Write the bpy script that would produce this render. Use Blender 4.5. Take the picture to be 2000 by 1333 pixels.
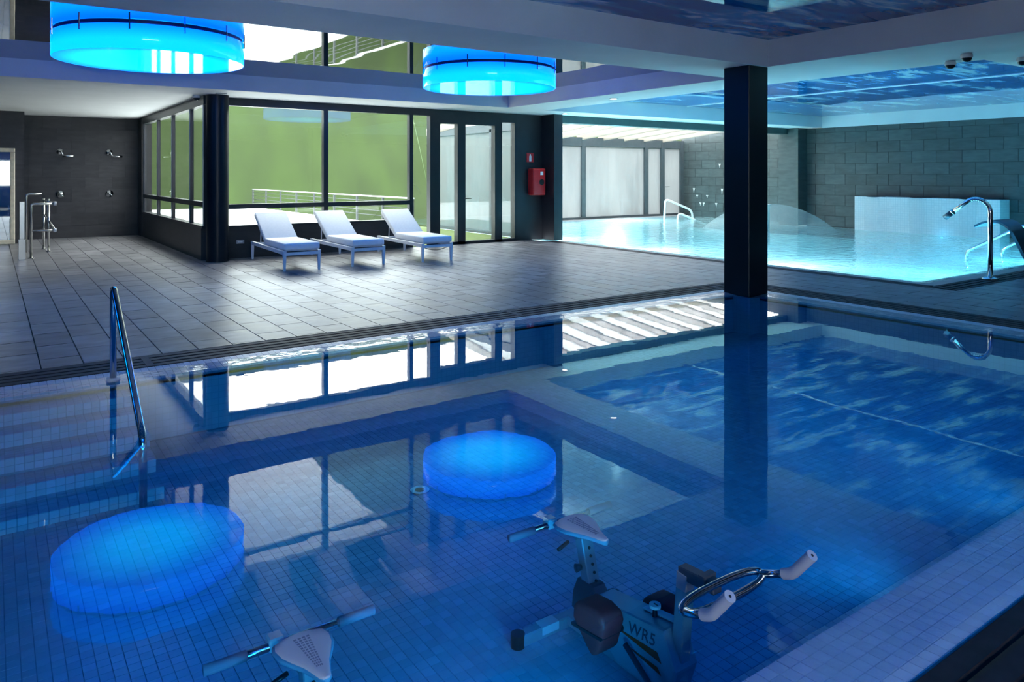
import bpy, bmesh, math, random
from mathutils import Vector, Matrix, Euler
random.seed(7)
PI = math.pi
scene = bpy.context.scene
COL = scene.collection
for o in list(bpy.data.objects):
    bpy.data.objects.remove(o)

# ------------------------------------------------------------------ camera
FPX, Y0, ALPHA, EYE = 1455.76, 340.5, math.radians(34.976), 1.5
cam_d = bpy.data.cameras.new('camera')
cam_d.sensor_width = 36.0
cam_d.lens = FPX / 2000 * 36
cam_d.shift_y = -(666.5 - Y0) / 2000
cam_d.clip_end = 500
cam = bpy.data.objects.new('camera', cam_d)
cam.location = (0, 0, EYE)
cam.rotation_euler = (PI / 2, 0, -ALPHA)
COL.objects.link(cam)
scene.camera = cam
FW = (math.sin(ALPHA), math.cos(ALPHA))
RT = (math.cos(ALPHA), -math.sin(ALPHA))

# ------------------------------------------------------------------ sky and exposure
world = bpy.data.worlds.new('overcast_sky')
scene.world = world
world.use_nodes = True
bg = world.node_tree.nodes['Background']
bg.inputs[0].default_value = (0.93, 0.97, 1.0, 1)
bg.inputs[1].default_value = 5.5
vs = scene.view_settings
vs.view_transform = 'Standard'
vs.look = 'None'
vs.exposure = 1.3
vs.gamma = 1.0
vs.use_curve_mapping = False
cy = scene.cycles
cy.use_denoising = True
cy.max_bounces = 7
cy.diffuse_bounces = 3
cy.glossy_bounces = 4
cy.transmission_bounces = 6
cy.transparent_max_bounces = 8
cy.light_sampling_threshold = 0.03
cy.adaptive_threshold = 0.04
cy.caustics_reflective = False
cy.caustics_refractive = False
cy.sample_clamp_indirect = 6.0

# ------------------------------------------------------------------ materials
def new_mat(name):
    m = bpy.data.materials.new(name)
    m.use_nodes = True
    nt = m.node_tree
    for n in list(nt.nodes):
        nt.nodes.remove(n)
    out = nt.nodes.new('ShaderNodeOutputMaterial')
    return m, nt, out

def nd(nt, t, **kw):
    n = nt.nodes.new(t)
    for k, v in kw.items():
        if k.startswith('i_'):
            n.inputs[k[2:].replace('_', ' ')].default_value = v
        else:
            setattr(n, k, v)
    return n

def rgb(c):
    return (c[0], c[1], c[2], 1)

def pbr(name, base, rough=0.5, metal=0.0, spec=0.5, var=0.12, scale=6.0, stretch=(1, 1, 1),
        bump=0.0, bscale=40.0, tilevar=0.0, coat=0.0, rvar=0.0, coords='Object'):
    m, nt, out = new_mat(name)
    p = nd(nt, 'ShaderNodeBsdfPrincipled')
    p.inputs['Roughness'].default_value = rough
    p.inputs['Metallic'].default_value = metal
    p.inputs['Specular IOR Level'].default_value = spec
    p.inputs['Coat Weight'].default_value = coat
    p.inputs['Coat Roughness'].default_value = 0.05
    tc = nd(nt, 'ShaderNodeTexCoord')
    mp = nd(nt, 'ShaderNodeMapping')
    mp.inputs['Scale'].default_value = stretch
    nt.links.new(tc.outputs[coords], mp.inputs[0])
    src = mp.outputs[0]
    if tilevar:
        oi = nd(nt, 'ShaderNodeObjectInfo')
        ge = nd(nt, 'ShaderNodeNewGeometry')
        ad = nd(nt, 'ShaderNodeMath', operation='ADD')
        fr = nd(nt, 'ShaderNodeMath', operation='FRACT')
        nt.links.new(oi.outputs['Random'], ad.inputs[0])
        nt.links.new(ge.outputs['Random Per Island'], ad.inputs[1])
        nt.links.new(ad.outputs[0], fr.inputs[0])
        off = nd(nt, 'ShaderNodeVectorMath', operation='ADD')
        cx = nd(nt, 'ShaderNodeCombineXYZ')
        mu = nd(nt, 'ShaderNodeMath', operation='MULTIPLY')
        mu.inputs[1].default_value = 37.0
        nt.links.new(fr.outputs[0], mu.inputs[0])
        nt.links.new(mu.outputs[0], cx.inputs[0])
        nt.links.new(mu.outputs[0], cx.inputs[2])
        nt.links.new(src, off.inputs[0])
        nt.links.new(cx.outputs[0], off.inputs[1])
        src = off.outputs[0]
    nz = nd(nt, 'ShaderNodeTexNoise')
    nz.inputs['Scale'].default_value = scale
    nz.inputs['Detail'].default_value = 5
    nt.links.new(src, nz.inputs['Vector'])
    rp = nd(nt, 'ShaderNodeValToRGB')
    lo = [max(0, c * (1 - var)) for c in base]
    hi = [min(1, c * (1 + var)) for c in base]
    rp.color_ramp.elements[0].color = rgb(lo)
    rp.color_ramp.elements[1].color = rgb(hi)
    rp.color_ramp.elements[0].position = 0.3
    rp.color_ramp.elements[1].position = 0.7
    nt.links.new(nz.outputs[0], rp.inputs[0])
    col = rp.outputs[0]
    if tilevar:
        mr = nd(nt, 'ShaderNodeMapRange')
        mr.inputs['To Min'].default_value = 1 - tilevar
        mr.inputs['To Max'].default_value = 1 + tilevar
        nt.links.new(fr.outputs[0], mr.inputs[0])
        mx = nd(nt, 'ShaderNodeMix', data_type='RGBA', blend_type='MULTIPLY')
        mx.inputs[0].default_value = 1
        nt.links.new(col, mx.inputs[6])
        nt.links.new(mr.outputs[0], mx.inputs[7])
        col = mx.outputs[2]
    nt.links.new(col, p.inputs['Base Color'])
    if rvar:
        mr = nd(nt, 'ShaderNodeMapRange')
        mr.inputs['To Min'].default_value = max(0.02, rough - rvar)
        mr.inputs['To Max'].default_value = rough + rvar
        nt.links.new(nz.outputs[0], mr.inputs[0])
        nt.links.new(mr.outputs[0], p.inputs['Roughness'])
    if bump:
        nb = nd(nt, 'ShaderNodeTexNoise')
        nb.inputs['Scale'].default_value = bscale
        nb.inputs['Detail'].default_value = 4
        nt.links.new(src, nb.inputs['Vector'])
        bp = nd(nt, 'ShaderNodeBump')
        bp.inputs['Strength'].default_value = bump
        bp.inputs['Distance'].default_value = 0.01
        nt.links.new(nb.outputs[0], bp.inputs['Height'])
        nt.links.new(bp.outputs[0], p.inputs['Normal'])
    nt.links.new(p.outputs[0], out.inputs[0])
    return m

def schlick(nt, f0, normal=None):
    g = nd(nt, 'ShaderNodeNewGeometry')
    d = nd(nt, 'ShaderNodeVectorMath', operation='DOT_PRODUCT')
    nt.links.new(normal if normal else g.outputs['Normal'], d.inputs[0])
    nt.links.new(g.outputs['Incoming'], d.inputs[1])
    a = nd(nt, 'ShaderNodeMath', operation='ABSOLUTE')
    nt.links.new(d.outputs['Value'], a.inputs[0])
    s = nd(nt, 'ShaderNodeMath', operation='SUBTRACT', use_clamp=True)
    s.inputs[0].default_value = 1.0
    nt.links.new(a.outputs[0], s.inputs[1])
    p = nd(nt, 'ShaderNodeMath', operation='POWER')
    p.inputs[1].default_value = 5.0
    nt.links.new(s.outputs[0], p.inputs[0])
    m = nd(nt, 'ShaderNodeMath', operation='MULTIPLY_ADD', use_clamp=True)
    m.inputs[1].default_value = 1 - f0
    m.inputs[2].default_value = f0
    nt.links.new(p.outputs[0], m.inputs[0])
    return m.outputs[0]

def water_mat(name, tint, bump, scale, stretch, rough=0.0, cloud=0.0, cloudcol=(0.6, 0.9, 0.95)):
    m, nt, out = new_mat(name)
    tc = nd(nt, 'ShaderNodeTexCoord')
    mp = nd(nt, 'ShaderNodeMapping')
    mp.inputs['Scale'].default_value = stretch
    nt.links.new(tc.outputs['Object'], mp.inputs[0])
    nz = nd(nt, 'ShaderNodeTexNoise')
    nz.inputs['Scale'].default_value = scale
    nz.inputs['Detail'].default_value = 3
    nt.links.new(mp.outputs[0], nz.inputs['Vector'])
    bp = nd(nt, 'ShaderNodeBump')
    bp.inputs['Strength'].default_value = 1.0
    bp.inputs['Distance'].default_value = bump
    nt.links.new(nz.outputs[0], bp.inputs['Height'])
    f = schlick(nt, 0.045, bp.outputs[0])
    tr = nd(nt, 'ShaderNodeBsdfTransparent')
    tr.inputs[0].default_value = rgb(tint)
    body = tr.outputs[0]
    if cloud:
        df = nd(nt, 'ShaderNodeBsdfDiffuse')
        df.inputs[0].default_value = rgb(cloudcol)
        tl = nd(nt, 'ShaderNodeBsdfTranslucent')
        tl.inputs[0].default_value = rgb(cloudcol)
        ds = nd(nt, 'ShaderNodeMixShader')
        nt.links.new(df.outputs[0], ds.inputs[1])
        nt.links.new(tl.outputs[0], ds.inputs[2])
        mb = nd(nt, 'ShaderNodeMixShader')
        mb.inputs[0].default_value = cloud
        nt.links.new(tr.outputs[0], mb.inputs[1])
        nt.links.new(ds.outputs[0], mb.inputs[2])
        body = mb.outputs[0]
    gl = nd(nt, 'ShaderNodeBsdfGlossy')
    gl.inputs['Roughness'].default_value = rough
    nt.links.new(bp.outputs[0], gl.inputs['Normal'])
    mx = nd(nt, 'ShaderNodeMixShader')
    nt.links.new(f, mx.inputs[0])
    nt.links.new(body, mx.inputs[1])
    nt.links.new(gl.outputs[0], mx.inputs[2])
    nt.links.new(mx.outputs[0], out.inputs[0])
    return m

def glass_mat(name, tint=(0.93, 0.97, 0.95), f0=0.05, fog=0.0, fogcol=(0.9, 0.95, 0.95)):
    m, nt, out = new_mat(name)
    f = schlick(nt, f0)
    tr = nd(nt, 'ShaderNodeBsdfTransparent')
    tr.inputs[0].default_value = rgb(tint)
    body = tr.outputs[0]
    if fog:
        tl0 = nd(nt, 'ShaderNodeBsdfTranslucent')
        tl0.inputs[0].default_value = rgb(fogcol)
        dl0 = nd(nt, 'ShaderNodeBsdfDiffuse')
        dl0.inputs[0].default_value = rgb([0.5 * c for c in fogcol])
        tl = nd(nt, 'ShaderNodeMixShader')
        tl.inputs[0].default_value = 0.4
        nt.links.new(tl0.outputs[0], tl.inputs[1])
        nt.links.new(dl0.outputs[0], tl.inputs[2])
        mb = nd(nt, 'ShaderNodeMixShader')
        tc = nd(nt, 'ShaderNodeTexCoord')
        mp = nd(nt, 'ShaderNodeMapping')
        mp.inputs['Scale'].default_value = (1.0, 1.0, 0.25)
        nt.links.new(tc.outputs['Object'], mp.inputs[0])
        nz = nd(nt, 'ShaderNodeTexNoise')
        nz.inputs['Scale'].default_value = 1.6
        nz.inputs['Detail'].default_value = 6
        nt.links.new(mp.outputs[0], nz.inputs['Vector'])
        mr = nd(nt, 'ShaderNodeMapRange')
        mr.inputs['From Min'].default_value = 0.35
        mr.inputs['From Max'].default_value = 0.65
        mr.inputs['To Min'].default_value = fog - 0.16
        mr.inputs['To Max'].default_value = min(1, fog + 0.12)
        nt.links.new(nz.outputs[0], mr.inputs[0])
        nt.links.new(mr.outputs[0], mb.inputs[0])
        nt.links.new(tr.outputs[0], mb.inputs[1])
        nt.links.new(tl.outputs[0], mb.inputs[2])
        body = mb.outputs[0]
    gl = nd(nt, 'ShaderNodeBsdfGlossy')
    gl.inputs['Roughness'].default_value = 0.0
    mx = nd(nt, 'ShaderNodeMixShader')
    nt.links.new(f, mx.inputs[0])
    nt.links.new(body, mx.inputs[1])
    nt.links.new(gl.outputs[0], mx.inputs[2])
    nt.links.new(mx.outputs[0], out.inputs[0])
    return m

def film_mat(name, print_water, f0, base, streak=None, mid=None):
    """glossy stretched ceiling film, plain or with a printed water picture"""
    m, nt, out = new_mat(name)
    tc = nd(nt, 'ShaderNodeTexCoord')
    df = nd(nt, 'ShaderNodeBsdfDiffuse')
    if print_water:
        mp = nd(nt, 'ShaderNodeMapping')
        mp.inputs['Rotation'].default_value = (0, 0, math.radians(52))
        mp.inputs['Scale'].default_value = (0.75, 3.0, 1)
        nt.links.new(tc.outputs['Object'], mp.inputs[0])
        n1 = nd(nt, 'ShaderNodeTexNoise')
        n1.inputs['Scale'].default_value = 1.0
        n1.inputs['Detail'].default_value = 4
        n1.inputs['Roughness'].default_value = 0.6
        n1.inputs['Distortion'].default_value = 0.5
        nt.links.new(mp.outputs[0], n1.inputs['Vector'])
        r = nd(nt, 'ShaderNodeValToRGB')
        e = r.color_ramp.elements
        e[0].position = 0.44; e[0].color = rgb(base)
        e[1].position = 0.68; e[1].color = rgb(streak)
        x = e.new(0.54); x.color = rgb(mid)
        x = e.new(0.59); x.color = rgb([0.5 * (a + b) for a, b in zip(mid, streak)])
        nt.links.new(n1.outputs[0], r.inputs[0])
        nt.links.new(r.outputs[0], df.inputs[0])
    else:
        df.inputs[0].default_value = rgb(base)
    nb = nd(nt, 'ShaderNodeTexNoise')
    nb.inputs['Scale'].default_value = 0.7
    nb.inputs['Detail'].default_value = 1
    nt.links.new(tc.outputs['Object'], nb.inputs['Vector'])
    bp = nd(nt, 'ShaderNodeBump')
    bp.inputs['Strength'].default_value = 0.6
    bp.inputs['Distance'].default_value = 0.008
    nt.links.new(nb.outputs[0], bp.inputs['Height'])
    f = schlick(nt, f0, bp.outputs[0])
    gl = nd(nt, 'ShaderNodeBsdfGlossy')
    gl.inputs['Roughness'].default_value = 0.015
    nt.links.new(bp.outputs[0], gl.inputs['Normal'])
    mx = nd(nt, 'ShaderNodeMixShader')
    nt.links.new(f, mx.inputs[0])
    nt.links.new(df.outputs[0], mx.inputs[1])
    nt.links.new(gl.outputs[0], mx.inputs[2])
    nt.links.new(mx.outputs[0], out.inputs[0])
    return m

def lamp_mat(name, centre, edge, strength, radius, radial):
    m, nt, out = new_mat(name)
    p = nd(nt, 'ShaderNodeBsdfPrincipled')
    p.inputs['Base Color'].default_value = (0.05, 0.2, 0.35, 1)
    p.inputs['Roughness'].default_value = 0.06
    p.inputs['Emission Strength'].default_value = strength
    tc = nd(nt, 'ShaderNodeTexCoord')
    r = nd(nt, 'ShaderNodeValToRGB')
    if radial:
        ln = nd(nt, 'ShaderNodeVectorMath', operation='LENGTH')
        mp = nd(nt, 'ShaderNodeMapping')
        mp.inputs['Scale'].default_value = (1 / radius, 1 / radius, 0)
        nt.links.new(tc.outputs['Object'], mp.inputs[0])
        nt.links.new(mp.outputs[0], ln.inputs[0])
        nt.links.new(ln.outputs['Value'], r.inputs[0])
    else:
        sp = nd(nt, 'ShaderNodeSeparateXYZ')
        nt.links.new(tc.outputs['Object'], sp.inputs[0])
        mr = nd(nt, 'ShaderNodeMapRange')
        mr.inputs['From Min'].default_value = 0.0
        mr.inputs['From Max'].default_value = 0.24
        nt.links.new(sp.outputs[2], mr.inputs[0])
        nt.links.new(mr.outputs[0], r.inputs[0])
    e = r.color_ramp.elements
    e[0].position = 0.35 if radial else 0.45
    e[0].color = rgb(centre)
    e[1].position = 1.0
    e[1].color = rgb(edge)
    nt.links.new(r.outputs[0], p.inputs['Emission Color'])
    nt.links.new(p.outputs[0], out.inputs[0])
    return m

def emit_mat(name, c, s):
    m, nt, out = new_mat(name)
    e = nd(nt, 'ShaderNodeEmission')
    e.inputs[0].default_value = rgb(c)
    e.inputs[1].default_value = s
    nt.links.new(e.outputs[0], out.inputs[0])
    return m

def sheet_mat(name, c, amount):
    m, nt, out = new_mat(name)
    tr = nd(nt, 'ShaderNodeBsdfTransparent')
    df = nd(nt, 'ShaderNodeBsdfTranslucent')
    df.inputs[0].default_value = rgb(c)
    d2 = nd(nt, 'ShaderNodeBsdfDiffuse')
    d2.inputs[0].default_value = rgb(c)
    a = nd(nt, 'ShaderNodeAddShader')
    nt.links.new(df.outputs[0], a.inputs[0])
    nt.links.new(d2.outputs[0], a.inputs[1])
    tc = nd(nt, 'ShaderNodeTexCoord')
    nz = nd(nt, 'ShaderNodeTexNoise')
    nz.inputs['Scale'].default_value = 2.5
    mp = nd(nt, 'ShaderNodeMapping')
    mp.inputs['Scale'].default_value = (1, 1, 0.1)
    nt.links.new(tc.outputs['Object'], mp.inputs[0])
    nt.links.new(mp.outputs[0], nz.inputs['Vector'])
    mr = nd(nt, 'ShaderNodeMapRange')
    mr.inputs['To Min'].default_value = amount * 0.8
    mr.inputs['To Max'].default_value = amount * 1.2
    nt.links.new(nz.outputs[0], mr.inputs[0])
    mx = nd(nt, 'ShaderNodeMixShader')
    nt.links.new(mr.outputs[0], mx.inputs[0])
    nt.links.new(tr.outputs[0], mx.inputs[1])
    nt.links.new(a.outputs[0], mx.inputs[2])
    nt.links.new(mx.outputs[0], out.inputs[0])
    return m

def mosaic_mat(name, tile, grout, size):
    m, nt, out = new_mat(name)
    p = nd(nt, 'ShaderNodeBsdfPrincipled')
    p.inputs['Roughness'].default_value = 0.3
    tc = nd(nt, 'ShaderNodeTexCoord')
    b = nd(nt, 'ShaderNodeTexBrick', offset=0.0)
    b.inputs['Scale'].default_value = 1
    b.inputs['Brick Width'].default_value = size
    b.inputs['Row Height'].default_value = size
    b.inputs['Mortar Size'].default_value = size * 0.05
    b.inputs['Color1'].default_value = rgb(tile)
    b.inputs['Color2'].default_value = rgb([c * 0.93 for c in tile])
    b.inputs['Mortar'].default_value = rgb(grout)
    sp = nd(nt, 'ShaderNodeSeparateXYZ')
    cb = nd(nt, 'ShaderNodeCombineXYZ')
    ad = nd(nt, 'ShaderNodeMath', operation='ADD')
    nt.links.new(tc.outputs['Object'], sp.inputs[0])
    nt.links.new(sp.outputs[0], ad.inputs[0])
    nt.links.new(sp.outputs[1], ad.inputs[1])
    nt.links.new(ad.outputs[0], cb.inputs[0])
    nt.links.new(sp.outputs[2], cb.inputs[1])
    nt.links.new(cb.outputs[0], b.inputs['Vector'])
    nt.links.new(b.outputs[0], p.inputs['Base Color'])
    nt.links.new(p.outputs[0], out.inputs[0])
    return m

M = {}
M['deck'] = pbr('slate_floor_tile', (0.185, 0.177, 0.19), 0.37, spec=0.5, var=0.45, scale=3.5, stretch=(1, 2, 1), bump=0.035, bscale=7, tilevar=0.22, rvar=0.1)
M['grout'] = pbr('dark_grout', (0.03, 0.03, 0.034), 0.8, var=0.2, scale=20)
M['walltile'] = pbr('anthracite_wall_tile', (0.032, 0.030, 0.034), 0.45, var=0.25, scale=3, stretch=(1, 1, 4), bump=0.08, bscale=10, tilevar=0.2)
M['walltile_r'] = pbr('grey_wall_tile', (0.06, 0.075, 0.078), 0.45, var=0.2, scale=3, stretch=(1, 1, 4), bump=0.08, bscale=10, tilevar=0.14)
M['plaster'] = pbr('white_plaster', (0.83, 0.83, 0.84), 0.7, var=0.03, scale=2)
M['darkwall'] = pbr('dark_paint', (0.022, 0.024, 0.03), 0.4, var=0.15, scale=3)
M['rearwall'] = pbr('grey_paint', (0.25, 0.26, 0.28), 0.7, var=0.05, scale=2)
M['column'] = pbr('black_tile_cladding', (0.006, 0.007, 0.013), 0.35, spec=0.3, var=0.2, scale=4)
M['frame'] = pbr('black_aluminium', (0.018, 0.02, 0.024), 0.35, var=0.12, scale=8)
M['frame_g'] = pbr('grey_aluminium', (0.06, 0.075, 0.085), 0.4, var=0.12, scale=8)
M['silver'] = pbr('silver_bead', (0.55, 0.57, 0.6), 0.35, 0.6, var=0.05)
M['chrome'] = pbr('polished_steel', (0.72, 0.73, 0.75), 0.1, 1.0, var=0.04, scale=3)
M['steel'] = pbr('brushed_steel', (0.55, 0.54, 0.52), 0.25, 1.0, var=0.06, scale=30)
M['glass'] = glass_mat('window_glass', (0.95, 0.985, 0.96), 0.05)
M['fog'] = glass_mat('misted_glass', (0.9, 0.95, 0.97), 0.05, 0.93, (0.47, 0.485, 0.49))
M['mirror'] = pbr('mirror_glass', (0.7, 0.74, 0.78), 0.02, 1.0, var=0.02)
M['cream'] = pbr('cream_frame', (0.62, 0.56, 0.44), 0.5, var=0.15, scale=12)
M['tan'] = sheet_mat('cream_louvre_edge', (0.205, 0.19, 0.165), 0.7)
M['film_dark'] = film_mat('dark_gloss_ceiling_film', False, 0.5, (0.02, 0.022, 0.035))
M['film_print'] = film_mat('water_print_ceiling_film', True, 0.09, (0.004, 0.12, 0.42), (0.75, 0.92, 0.95), (0.010, 0.24, 0.62))
M['water_n'] = water_mat('calm_pool_water', (0.28, 0.68, 0.90), 0.0005, 2.6, (1, 1, 1), 0.0)
M['water_s'] = water_mat('shallow_rim_water', (0.88, 0.94, 1.0), 0.004, 9, (1, 1, 1), 0.02)
M['water_r'] = water_mat('rippled_pool_water', (0.42, 0.86, 0.92), 0.022, 4.5, (1.0, 1.0, 1), 0.06, 0.6, (0.66, 0.93, 0.95))
M['mosaic'] = pbr('pale_blue_mosaic', (0.50, 0.66, 0.80), 0.25, var=0.08, scale=3, tilevar=0.07)
M['mosaic_w'] = pbr('white_mosaic', (0.70, 0.74, 0.86), 0.22, var=0.05, scale=3, tilevar=0.06)
M['mgrout'] = pbr('blue_grey_grout', (0.25, 0.36, 0.49), 0.8, var=0.15, scale=20)
M['basin'] = mosaic_mat('basin_mosaic', (0.46, 0.62, 0.78), (0.36, 0.50, 0.65), 0.05)
M['basin_r'] = mosaic_mat('turquoise_mosaic', (0.55, 0.80, 0.84), (0.40, 0.62, 0.68), 0.05)
M['block'] = mosaic_mat('white_block_mosaic', (0.90, 0.91, 0.91), (0.66, 0.72, 0.74), 0.06)
M['slat'] = pbr('dark_grating_plastic', (0.034, 0.025, 0.032), 0.6, spec=0.3, var=0.3, scale=12)
M['lamp_side'] = lamp_mat('blue_lamp_wall', (0.0, 0.15, 1.0), (0.0, 0.07, 0.80), 2.1, 1.0, False)
M['lamp_disc'] = lamp_mat('blue_lamp_diffuser', (0.0, 0.40, 1.0), (0.0, 0.07, 0.60), 2.4, 1.02, True)
M['lamp_gap_shade'] = pbr('navy_gap_shade', (0.01, 0.02, 0.08), 0.4)  # near-black navy painted for the shadow gap above the drum
M['fabric'] = pbr('white_cushion_fabric', (0.92, 0.91, 0.92), 0.85, var=0.03, scale=30, bump=0.05, bscale=200)
M['whitemetal'] = pbr('white_powder_coat', (0.74, 0.75, 0.80), 0.4, var=0.03)
M['red'] = pbr('red_plastic', (0.55, 0.02, 0.025), 0.35, var=0.1)
M['blackp'] = pbr('black_plastic', (0.012, 0.012, 0.014), 0.35, var=0.1)
M['whitep'] = pbr('white_plastic', (0.78, 0.79, 0.80), 0.45, var=0.03)
M['greyp'] = pbr('grey_plastic', (0.32, 0.33, 0.36), 0.5, var=0.06)
M['lilac'] = pbr('pale_lilac_rubber', (0.62, 0.60, 0.70), 0.6, var=0.05, bump=0.03, bscale=80)
M['saddle'] = pbr('grey_white_saddle', (0.66, 0.66, 0.74), 0.55, var=0.04)
M['sleeve'] = pbr('grey_foam_sleeve', (0.30, 0.32, 0.42), 0.8, var=0.08)
M['bikemetal'] = pbr('bike_grey_steel', (0.42, 0.46, 0.50), 0.35, 0.3, var=0.08)
M['bikedark'] = pbr('bike_dark_steel', (0.10, 0.11, 0.14), 0.4, 0.4, var=0.12)
M['pedal'] = pbr('dark_red_pedal', (0.5, 0.03, 0.03), 0.6, var=0.2)
M['orange'] = pbr('orange_decal', (1.0, 0.06, 0.0), 0.5, var=0.1)
M['terrace'] = pbr('white_concrete', (0.72, 0.73, 0.74), 0.8, var=0.04, scale=1)
M['bank'] = pbr('green_turf_bank', (0.0138, 0.0268, 0.0020), 0.95, var=0.3, scale=0.35, stretch=(1.6, 1, 0.45), bump=0.1, bscale=3)
M['grass'] = pbr('artificial_grass', (0.06, 0.088, 0.016), 0.95, var=0.25, scale=6, bump=0.2, bscale=60)
M['louvre'] = sheet_mat('white_louvre', (0.31, 0.302, 0.288), 0.66)
M['rail'] = pbr('galvanised_rail', (0.045, 0.05, 0.055), 0.5, 0.2, var=0.08)
M['green'] = pbr('dark_green_lintel', (0.05, 0.09, 0.095), 0.5, var=0.1)
M['stone'] = pbr('grey_kerb_stone', (0.34, 0.34, 0.36), 0.4, var=0.12, scale=6)
M['bluesteel'] = pbr('blue_steel_sheet', (0.10, 0.20, 0.30), 0.25, 0.6, var=0.1)
M['spray'] = sheet_mat('falling_water', (0.42, 0.47, 0.48), 0.16)
M['downlight'] = emit_mat('downlight_glow', (1.0, 0.96, 0.9), 4.0)
M['poollight'] = emit_mat('pool_light_lens', (0.15, 0.6, 1.0), 4.0)
M['rubber'] = pbr('hose_green', (0.06, 0.10, 0.04), 0.6)

# ------------------------------------------------------------------ mesh helpers
class MB:
    def __init__(self):
        self.v = []; self.f = []
    def quad_box(self, c8):
        b = len(self.v); self.v += [tuple(p) for p in c8]
        for q in ((0, 3, 2, 1), (4, 5, 6, 7), (0, 1, 5, 4), (1, 2, 6, 5), (2, 3, 7, 6), (3, 0, 4, 7)):
            self.f.append(tuple(b + i for i in q))
        return self
    def box(self, x0, x1, y0, y1, z0, z1):
        return self.quad_box([(x0, y0, z0), (x1, y0, z0), (x1, y1, z0), (x0, y1, z0),
                              (x0, y0, z1), (x1, y0, z1), (x1, y1, z1), (x0, y1, z1)])
    def bar(self, p, q, w, h, up=(0, 0, 1)):
        p, q, up = Vector(p), Vector(q), Vector(up)
        d = (q - p).normalized()
        s = d.cross(up).normalized() * (w / 2)
        u = s.cross(d).normalized() * (h / 2)
        return self.quad_box([p - s - u, p + s - u, q + s - u, q - s - u, p - s + u, p + s + u, q + s + u, q - s + u])
    def prism(self, poly, axis, a, b):
        """poly: list of 2-D points; axis 'x','y','z'; extruded from a to b"""
        def pt(u, w, t):
            return {'x': (t, u, w), 'y': (u, t, w), 'z': (u, w, t)}[axis]
        n = len(poly); s = len(self.v)
        self.v += [pt(u, w, a) for u, w in poly] + [pt(u, w, b) for u, w in poly]
        self.f.append(tuple(range(s + n - 1, s - 1, -1)))
        self.f.append(tuple(range(s + n, s + 2 * n)))
        for i in range(n):
            j = (i + 1) % n
            self.f.append((s + i, s + j, s + n + j, s + n + i))
        return self
    def tube(self, pts, r, n=12, caps=True, closed=False):
        pts = [Vector(p) for p in pts]
        rs = r if isinstance(r, (list, tuple)) else [r] * len(pts)
        N = len(pts)
        tang = []
        for i in range(N):
            a = pts[(i - 1) % N] if (closed or i > 0) else pts[i]
            b = pts[(i + 1) % N] if (closed or i < N - 1) else pts[i]
            tang.append((b - a).normalized())
        ref = Vector((0, 0, 1)) if abs(tang[0].z) < 0.9 else Vector((1, 0, 0))
        nrm = (ref - tang[0] * ref.dot(tang[0])).normalized()
        s = len(self.v)
        for i in range(N):
            nrm = (nrm - tang[i] * nrm.dot(tang[i])).normalized()
            bn = tang[i].cross(nrm)
            for k in range(n):
                a = 2 * PI * k / n
                self.v.append(tuple(pts[i] + (nrm * math.cos(a) + bn * math.sin(a)) * rs[i]))
        for i in range(N if closed else N - 1):
            j = (i + 1) % N
            for k in range(n):
                l = (k + 1) % n
                self.f.append((s + i * n + k, s + i * n + l, s + j * n + l, s + j * n + k))
        if caps and not closed:
            self.f.append(tuple(s + k for k in range(n - 1, -1, -1)))
            self.f.append(tuple(s + (N - 1) * n + k for k in range(n)))
        return self
    def lathe(self, prof, n=32, c=(0, 0, 0)):
        """prof: (radius, z) pairs from bottom to top"""
        s = len(self.v); P = len(prof)
        for r, z in prof:
            for k in range(n):
                a = 2 * PI * k / n
                self.v.append((c[0] + r * math.cos(a), c[1] + r * math.sin(a), c[2] + z))
        for i in range(P - 1):
            for k in range(n):
                l = (k + 1) % n
                self.f.append((s + i * n + k, s + i * n + l, s + (i + 1) * n + l, s + (i + 1) * n + k))
        self.f.append(tuple(s + k for k in range(n - 1, -1, -1)))
        self.f.append(tuple(s + (P - 1) * n + k for k in range(n)))
        return self
    def mesh(self, name, mat, smooth=False):
        me = bpy.data.meshes.new(name)
        me.from_pydata(self.v, [], self.f)
        me.materials.append(mat)
        if smooth:
            me.polygons.foreach_set('use_smooth', [True] * len(me.polygons))
        me.update()
        return me
    def build(self, name, mat, parent=None, smooth=False, bevel=0.0, seg=2):
        me = self.mesh(name, mat, smooth)
        if bevel:
            bm = bmesh.new(); bm.from_mesh(me)
            bmesh.ops.remove_doubles(bm, verts=bm.verts, dist=1e-6)
            bmesh.ops.recalc_face_normals(bm, faces=bm.faces)
            bmesh.ops.bevel(bm, geom=list(bm.edges), offset=bevel, segments=seg, affect='EDGES', profile=0.6)
            bm.to_mesh(me); bm.free()
        o = bpy.data.objects.new(name, me)
        COL.objects.link(o)
        if parent:
            o.parent = parent
        return o

def smooth_angle(o, ang=40):
    bm = bmesh.new(); bm.from_mesh(o.data)
    bmesh.ops.recalc_face_normals(bm, faces=bm.faces)
    for f in bm.faces:
        f.smooth = True
    for e in bm.edges:
        if len(e.link_faces) == 2 and e.calc_face_angle(0) > math.radians(ang):
            e.smooth = False
    bm.to_mesh(o.data); bm.free()
    return o

def tag(o, label, cat=None, group=None, kind=None):
    o['label'] = label
    if cat: o['category'] = cat
    if group: o['group'] = group
    if kind: o['kind'] = kind
    return o

def thing(name, label, cat, loc=(0, 0, 0), rz=0, group=None):
    o = bpy.data.objects.new(name, None)
    o.empty_display_size = 0.1
    o.location = loc; o.rotation_euler = (0, 0, rz)
    COL.objects.link(o)
    return tag(o, label, cat, group)

def struct(o, label=None):
    o['kind'] = 'structure'
    if label: o['label'] = label
    return o

def sempty(name, label=None):
    o = bpy.data.objects.new(name, None)
    o.empty_display_size = 0.1
    COL.objects.link(o)
    return struct(o, label)

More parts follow.
